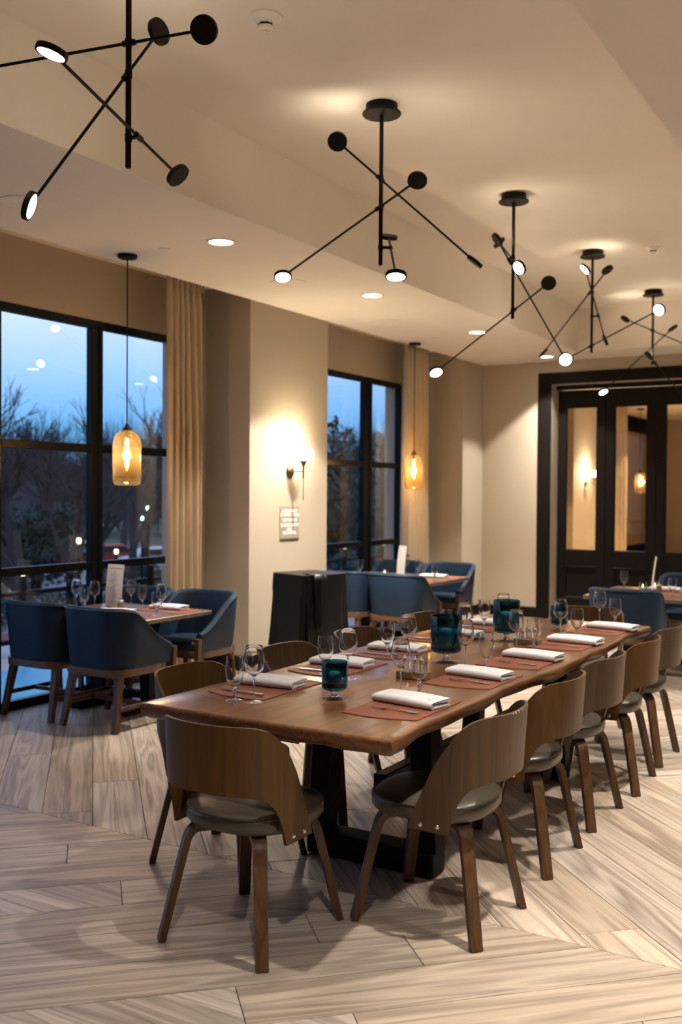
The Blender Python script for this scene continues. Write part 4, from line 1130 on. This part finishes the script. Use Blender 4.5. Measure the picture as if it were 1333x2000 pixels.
for i in range(13):
    f = i/12; row = []
    for j in range(9):
        v = (j/8-.5)
        wd = .16*(1-.75*max(0, f-.25)/.75)
        if f < .25: p = (.245-.12*(1-f/.25)+v*.02, -.10+v*wd*1.1, .883+.004*math.cos(v*12))
        else: p = (.256+.020*math.cos(v*9)+.030*(f-.25), -.10+v*wd-.04*(f-.25), .878-.62*(f-.25))
        row.append(p)
    P.append(row)
m.grid(P); o = m.build('cloth_fold', M['cloth'], t, smooth=180); o.modifiers.new('thick', 'SOLIDIFY').thickness = .004

# ------------------------------------------------------------------ outdoors
bx('terrace', (-9.0, -3, -.40), (XW-.12, 24, -.15), M['terrace'])
bx('terrace_turquoise_band', (-7.55, 1.5, -.15), (-6.08, 9.6, -.142), M['teal_strip'])  # turquoise strip put in for an unidentified blue area
t = thing('terrace_railing', 'dark terrace railing with small lamps on its posts outside the windows', 'railing', (-8.3, 8, -.15))
for k in range(24):
    yy = -6+k*.66
    p = put('post', MB().box((0, yy, .40), (.06, .06, .80), .004).mesh('post', M['blackwood']), t)
    if k % 2 == 0: MB().box((0.0, yy, .82), (.036, .036, .034), .004).build('post_lamp', M['lampwarm'], p)
for zz in (.12, .62): MB().box((0, 1.6, zz), (.04, 15.6, .05), .004).build('rail', M['blackwood'], t)
bx('ground', (-160, -60, -3.35), (-9.0, 160, -3.05), M['lawn'])
def strip(name, pts, w, m, z):
    mm = MB(); L = []
    for i, p in enumerate(pts):
        a = Vector(pts[max(i-1, 0)]); b_ = Vector(pts[min(i+1, len(pts)-1)]); d = (b_-a).normalized(); n = Vector((-d.y, d.x))*w/2
        L.append([(p[0]+n.x, p[1]+n.y, z), (p[0]-n.x, p[1]-n.y, z)])
    mm.grid(L); return struct(mm.build(name, m))
strip('road', [(-14, -5), (-18, 12), (-24, 24), (-38, 36), (-60, 46)], 5.5, M['road'], -3.03)
strip('road', [(-70, 20), (-46, 38), (-34, 60), (-30, 95)], 8, M['road'], -3.025)
bx('ground_bank', (-30, 14, -3.05), (-22, 20, -2.6), M['brickred'], bev=.3)
def tree(x, y, h, label, seed, spread=1.0, depth=6, lean=0.0, rad=.2, zb=-3.05):
    rnd = random.Random(seed); t = thing('bare_tree', label, 'tree', (x, y, zb), 0, 'bare winter trees outside')
    tk, tw = MB(), MB()
    def grow(p, d, L, r, lv):
        q = p + d*L*.5 + Vector((rnd.uniform(-1, 1), rnd.uniform(-1, 1), 0))*L*.05; e = p + d*L
        (tk if lv < 3 else tw).tube([p, q, e], [r, r*.85, r*.68], 6 if lv < 2 else 3, ends=False)
        if lv >= depth: return
        nb = 3 if lv < depth-1 else 4
        if lv == 0: nb = 4
        for k in range(nb):
            ax = Vector((rnd.uniform(-1, 1), rnd.uniform(-1, 1), rnd.uniform(-.25, .55)))
            nd = (d*(1.0 if lv else .75) + ax*.62*spread).normalized()
            if nd.z < .05: nd.z = .1; nd.normalize()
            grow(e if rnd.random() < .65 or lv == 0 else q, nd, L*rnd.uniform(.62, .84), r*.60, lv+1)
    grow(Vector((0, 0, 0)), Vector((lean, 0, 1)).normalized(), h*.24, rad, 0)
    tk.build('trunk', M['bark2'], t, smooth=0); stuff(tw.build('twigs', M['bark2'], t, smooth=0))
tree(-17.6, 15.5, 9.6, 'big bare tree with forked trunk seen in the near window', 4, 1.1, 6, rad=.26)
tree(-25.5, 27.5, 10.5, 'bare tree by the curtain edge of the near window', 9, .9, 6, rad=.22)
tree(-27.5, 21.5, 10.0, 'bare tree in the middle distance behind the forked one', 15, 1.0, 6, rad=.22)
tree(-14.5, 10.5, 8.0, 'bare tree at the left edge of the near window', 21, 1.0, 5, rad=.18)
tree(-36.0, 40.0, 11.0, 'bare tree beyond the parking area, behind the pendant', 31, 1.1, 6, rad=.24)
for k, (x, y) in enumerate(((-54, 36), (-53, 43), (-56, 52), (-49, 52), (-62, 42))):
    tree(x, y, 10.5+k % 3, ('first', 'second', 'third', 'fourth', 'fifth')[k] + ' bare tree of the dark row behind the parked cars', 40+k, 1.15, 5, rad=.3)
def leafy(x, y, h, w, label, seed, zb=-3.05, n=5200):
    rnd = random.Random(seed); t = thing('evergreen_oak', label, 'tree', (x, y, zb), 0, 'dark evergreen trees outside')
    tk = MB(); tk.tube([(0, 0, 0), (.1, 0, h*.25), (0, .1, h*.6)], [.30, .22, .10], 7)
    blobs = [(Vector((rnd.uniform(-1, 1)*w*.5, rnd.uniform(-1, 1)*w*.5, h*rnd.uniform(.34, .88))), w*rnd.uniform(.18, .36)) for _ in range(30)]
    for c, r in blobs[:12]: tk.tube([(0, 0, h*.25), tuple(c*.6+Vector((0, 0, h*.1))), tuple(c)], [.09, .06, .03], 5, ends=False)
    tk.build('trunk', M['bark2'], t)
    lf = MB()
    for _ in range(n):
        c, r = blobs[rnd.randrange(len(blobs))]
        v = Vector((rnd.gauss(0, 1), rnd.gauss(0, 1), rnd.gauss(0, 1))).normalized()*r*rnd.uniform(.45, 1.06); p = c+v
        a = Vector((rnd.gauss(0, 1), rnd.gauss(0, 1), rnd.gauss(0, 1))).normalized(); b = a.cross(v).normalized(); s = rnd.uniform(.10, .22)
        q = [p+a*s, p+b*s*.5, p-a*s, p-b*s*.5]; lf.bm.faces.new([lf.bm.verts.new(z) for z in q])
    me = bpy.data.meshes.new('foliage'); lf.bm.to_mesh(me); lf.bm.free(); me.materials.append(M['leafdark'])
    stuff(put('foliage', me, t))
leafy(-14.0, 21.8, 6.0, 5.6, 'dark evergreen tree filling the far window, left of its mullion', 3, n=8000)
leafy(-15.5, 29.0, 6.3, 6.0, 'dark evergreen tree in the far window, beyond its mullion', 4, n=8000)
leafy(-21.5, 33.0, 5.8, 6.0, 'tall evergreen tree standing behind the others in the far window', 5)
leafy(-30.0, 17.0, 3.4, 5.0, 'low dark evergreen beyond the road in the near window', 6)
leafy(-37, 21, 3.9, 6.0, 'broad dark evergreen far beyond the near window', 7)
leafy(-34, 30.5, 3.9, 4.0, 'dark evergreen behind the street lamp in the near window', 8)
def hedge(x, y, L, rz, label, seed):
    rnd = random.Random(seed); m = MB()
    for _ in range(1500):
        p = Vector((rnd.uniform(-L/2, L/2), rnd.uniform(-.5, .5), rnd.uniform(0, .9)+.1*math.sin(rnd.random()*9)))
        a = Vector((rnd.gauss(0, 1), rnd.gauss(0, 1), rnd.gauss(0, 1))).normalized(); b = a.orthogonal().normalized(); s = rnd.uniform(.07, .14)
        m.bm.faces.new([m.bm.verts.new(q) for q in (p+a*s, p+b*s*.6, p-a*s, p-b*s*.6)])
    me = bpy.data.meshes.new('hedge'); m.bm.to_mesh(me); m.bm.free(); me.materials.append(M['leafdark'])
    tag(put('hedge', me, None, (x, y, -3.05), rz), label, 'hedge')
hedge(-26, 25.5, 7, .9, 'low dark hedge along the road in the near window', 1); hedge(-33.5, 37.5, 6, .7, 'low hedge before the parked cars', 2)
def car(x, y, rz, body, label):
    t = thing('parked_car', label, 'car', (x, y, -3.02), rz, 'cars parked outside')
    prof = [(-2.15, .28), (-2.2, .62), (-2.05, .82), (-1.35, .90), (-.85, 1.36), (.65, 1.40), (1.25, .98), (2.0, .84), (2.18, .60), (2.15, .28)]
    m = MB(); rows = [[(x_, yy*k_, z_) for x_, z_ in prof] for yy, k_ in ((-.86, 1), (-.80, 1), (.80, 1), (.86, 1))]
    for r_, k in ((rows[0], .96), (rows[3], .96)):
        for i, (a, b, c) in enumerate(r_): r_[i] = (a*k, b, .28+(c-.28)*k)
    V = m.grid(rows, closev=True); m.cap(V[0], True); m.cap(V[-1]); m.build('car_body', body, t, smooth=40)
    g = MB()
    for s in (-1, 1): g.prism([(-1.15, .95), (-.80, 1.30), (.60, 1.33), (1.08, .98)], -.006, .006, M=Matrix.Translation((0, s*.862, 0)) @ Matrix.Rotation(PI/2, 4, 'X'))
    g.build('side_window', M['tyre'], t, smooth=0)
    for xx in (-1.32, 1.32):
        for s in (-1, 1): MB().lathe([(0, -.09), (.30, -.09), (.32, -.05), (.32, .05), (.30, .09), (0, .09)], 18, M=Matrix.Translation((xx, s*.78, .32)) @ Matrix.Rotation(PI/2, 4, 'X')).build('wheel', M['tyre'], t)
car(-38.5, 43.5, .9, M['carwhite'], 'white car parked beyond the hedge, by the curtain'); car(-42.5, 44.0, .9, M['carred'], 'red car parked beside the white one')
tree(-24.0, 23.0, 9.0, 'slim bare tree by the warm street lamp', 61, 1.2, 6, rad=.15)
tree(-33.0, 33.5, 9.5, 'bare tree in front of the parked cars', 62, 1.2, 6, rad=.2)
car(-46.0, 45.2, .9, M['carwhite'], 'second white car, farthest along the parking row'); car(-33.0, 41.5, .9, M['carblue'], 'dark blue car nearest to the curtain')
car(-20.0, 44.0, 1.3, M['carwhite'], 'white car seen low in the far window'); car(-16.5, 42.0, 1.3, M['carred'], 'red car seen low in the far window')
def house(x, y, rz, w, d, h, wall, label, rows_=2, cols=6):
    t = thing('building', label, 'building', (x, y, -3.05), rz)
    MB().box((0, 0, h/2), (w, d, h)).build('wall', wall, t, smooth=0)
    MB().prism([(-d/2-.4, 0), (d/2+.4, 0), (0, 1.9)], -w/2-.4, w/2+.4, M=Matrix.Translation((0, 0, h)) @ Matrix.Rotation(PI/2, 4, 'Y') @ Matrix.Rotation(PI/2, 4, 'Z')).build('roof', M['tyre'], t, smooth=0)
    for r_ in range(rows_):
        for c in range(cols):
            lit = (r_*7+c*5) % 4 == 0
            f = put('window', MB().box((-w/2+(c+.5)*w/cols, -d/2-.03, 1.5+r_*2.8), (1.2, .08, 1.5)).mesh('window', M['carwhite']), t)
            MB().box((-w/2+(c+.5)*w/cols, -d/2-.075, 1.5+r_*2.8), (1.0, .02, 1.3)).build('pane', M['winlit'] if lit else M['tyre'], f, smooth=0)
house(-46, 30, .98, 16, 8, 3.2, M['siding'], 'long low pale building beyond the bare trees', 1, 7)
house(-30, 66, .45, 20, 9, 3.4, M['siding'], 'pale building beyond the evergreens in the far window', 1, 8)
def lamp(x, y, z, m, label):
    t = thing('street_lamp', label, 'street lamp', (x, y, -3.05)); H = z+3.05
    MB().tube([(0, 0, 0), (0, 0, H-.15)], .05, 7).build('pole', M['blackwood'], t)
    MB().lathe([(0, H-.10), (.05, H-.09), (.075, H), (.05, H+.06), (0, H+.07)], 12).build('lamp_head', m, t)
lamp(-27.27, 30.26, .89, M['lampgreen'], 'street lamp with a cold green glow beside the curtain'); lamp(-30.9, 33.9, .35, M['lampgreen'], 'farther street lamp with a weak cold glow')
lamp(-22.2, 21.6, .07, M['lampwarm'], 'warm street lamp near the mullion of the near window'); lamp(-24.8, 25.9, -.55, M['lampwarm'], 'low warm bollard lamp by the road')

# distant winter treeline
rnd = random.Random(77); m = MB()
for k in range(290):
    az = math.radians(18 + 52*rnd.random()); dist = rnd.uniform(98, 125)
    bx_, by_ = -math.sin(az)*dist, math.cos(az)*dist; H = rnd.uniform(7.0, 10.5)*(dist/75)
    for q in range(70):
        f = rnd.random()**.7; a = rnd.uniform(0, 2*PI); sp = rnd.uniform(.1, 3.4)
        p = Vector((bx_+math.cos(a)*sp*.25, by_+math.sin(a)*sp*.25, -3.05+H*.12*rnd.random()+f*H*.35))
        e = Vector((bx_+math.cos(a)*sp, by_+math.sin(a)*sp, -3.05+H*(.35+.65*rnd.random()*(1-.045*sp*sp))))
        w = rnd.uniform(.03, .10); d = Vector((math.cos(az), math.sin(az), 0))*w
        m.bm.faces.new([m.bm.verts.new(v) for v in (p-d, p+d, e)])
me = bpy.data.meshes.new('treeline'); m.bm.to_mesh(me); m.bm.free(); me.materials.append(M['bark2'])
stuff(tag(put('treeline', me), 'dark line of bare winter trees along the horizon outside', 'trees'))
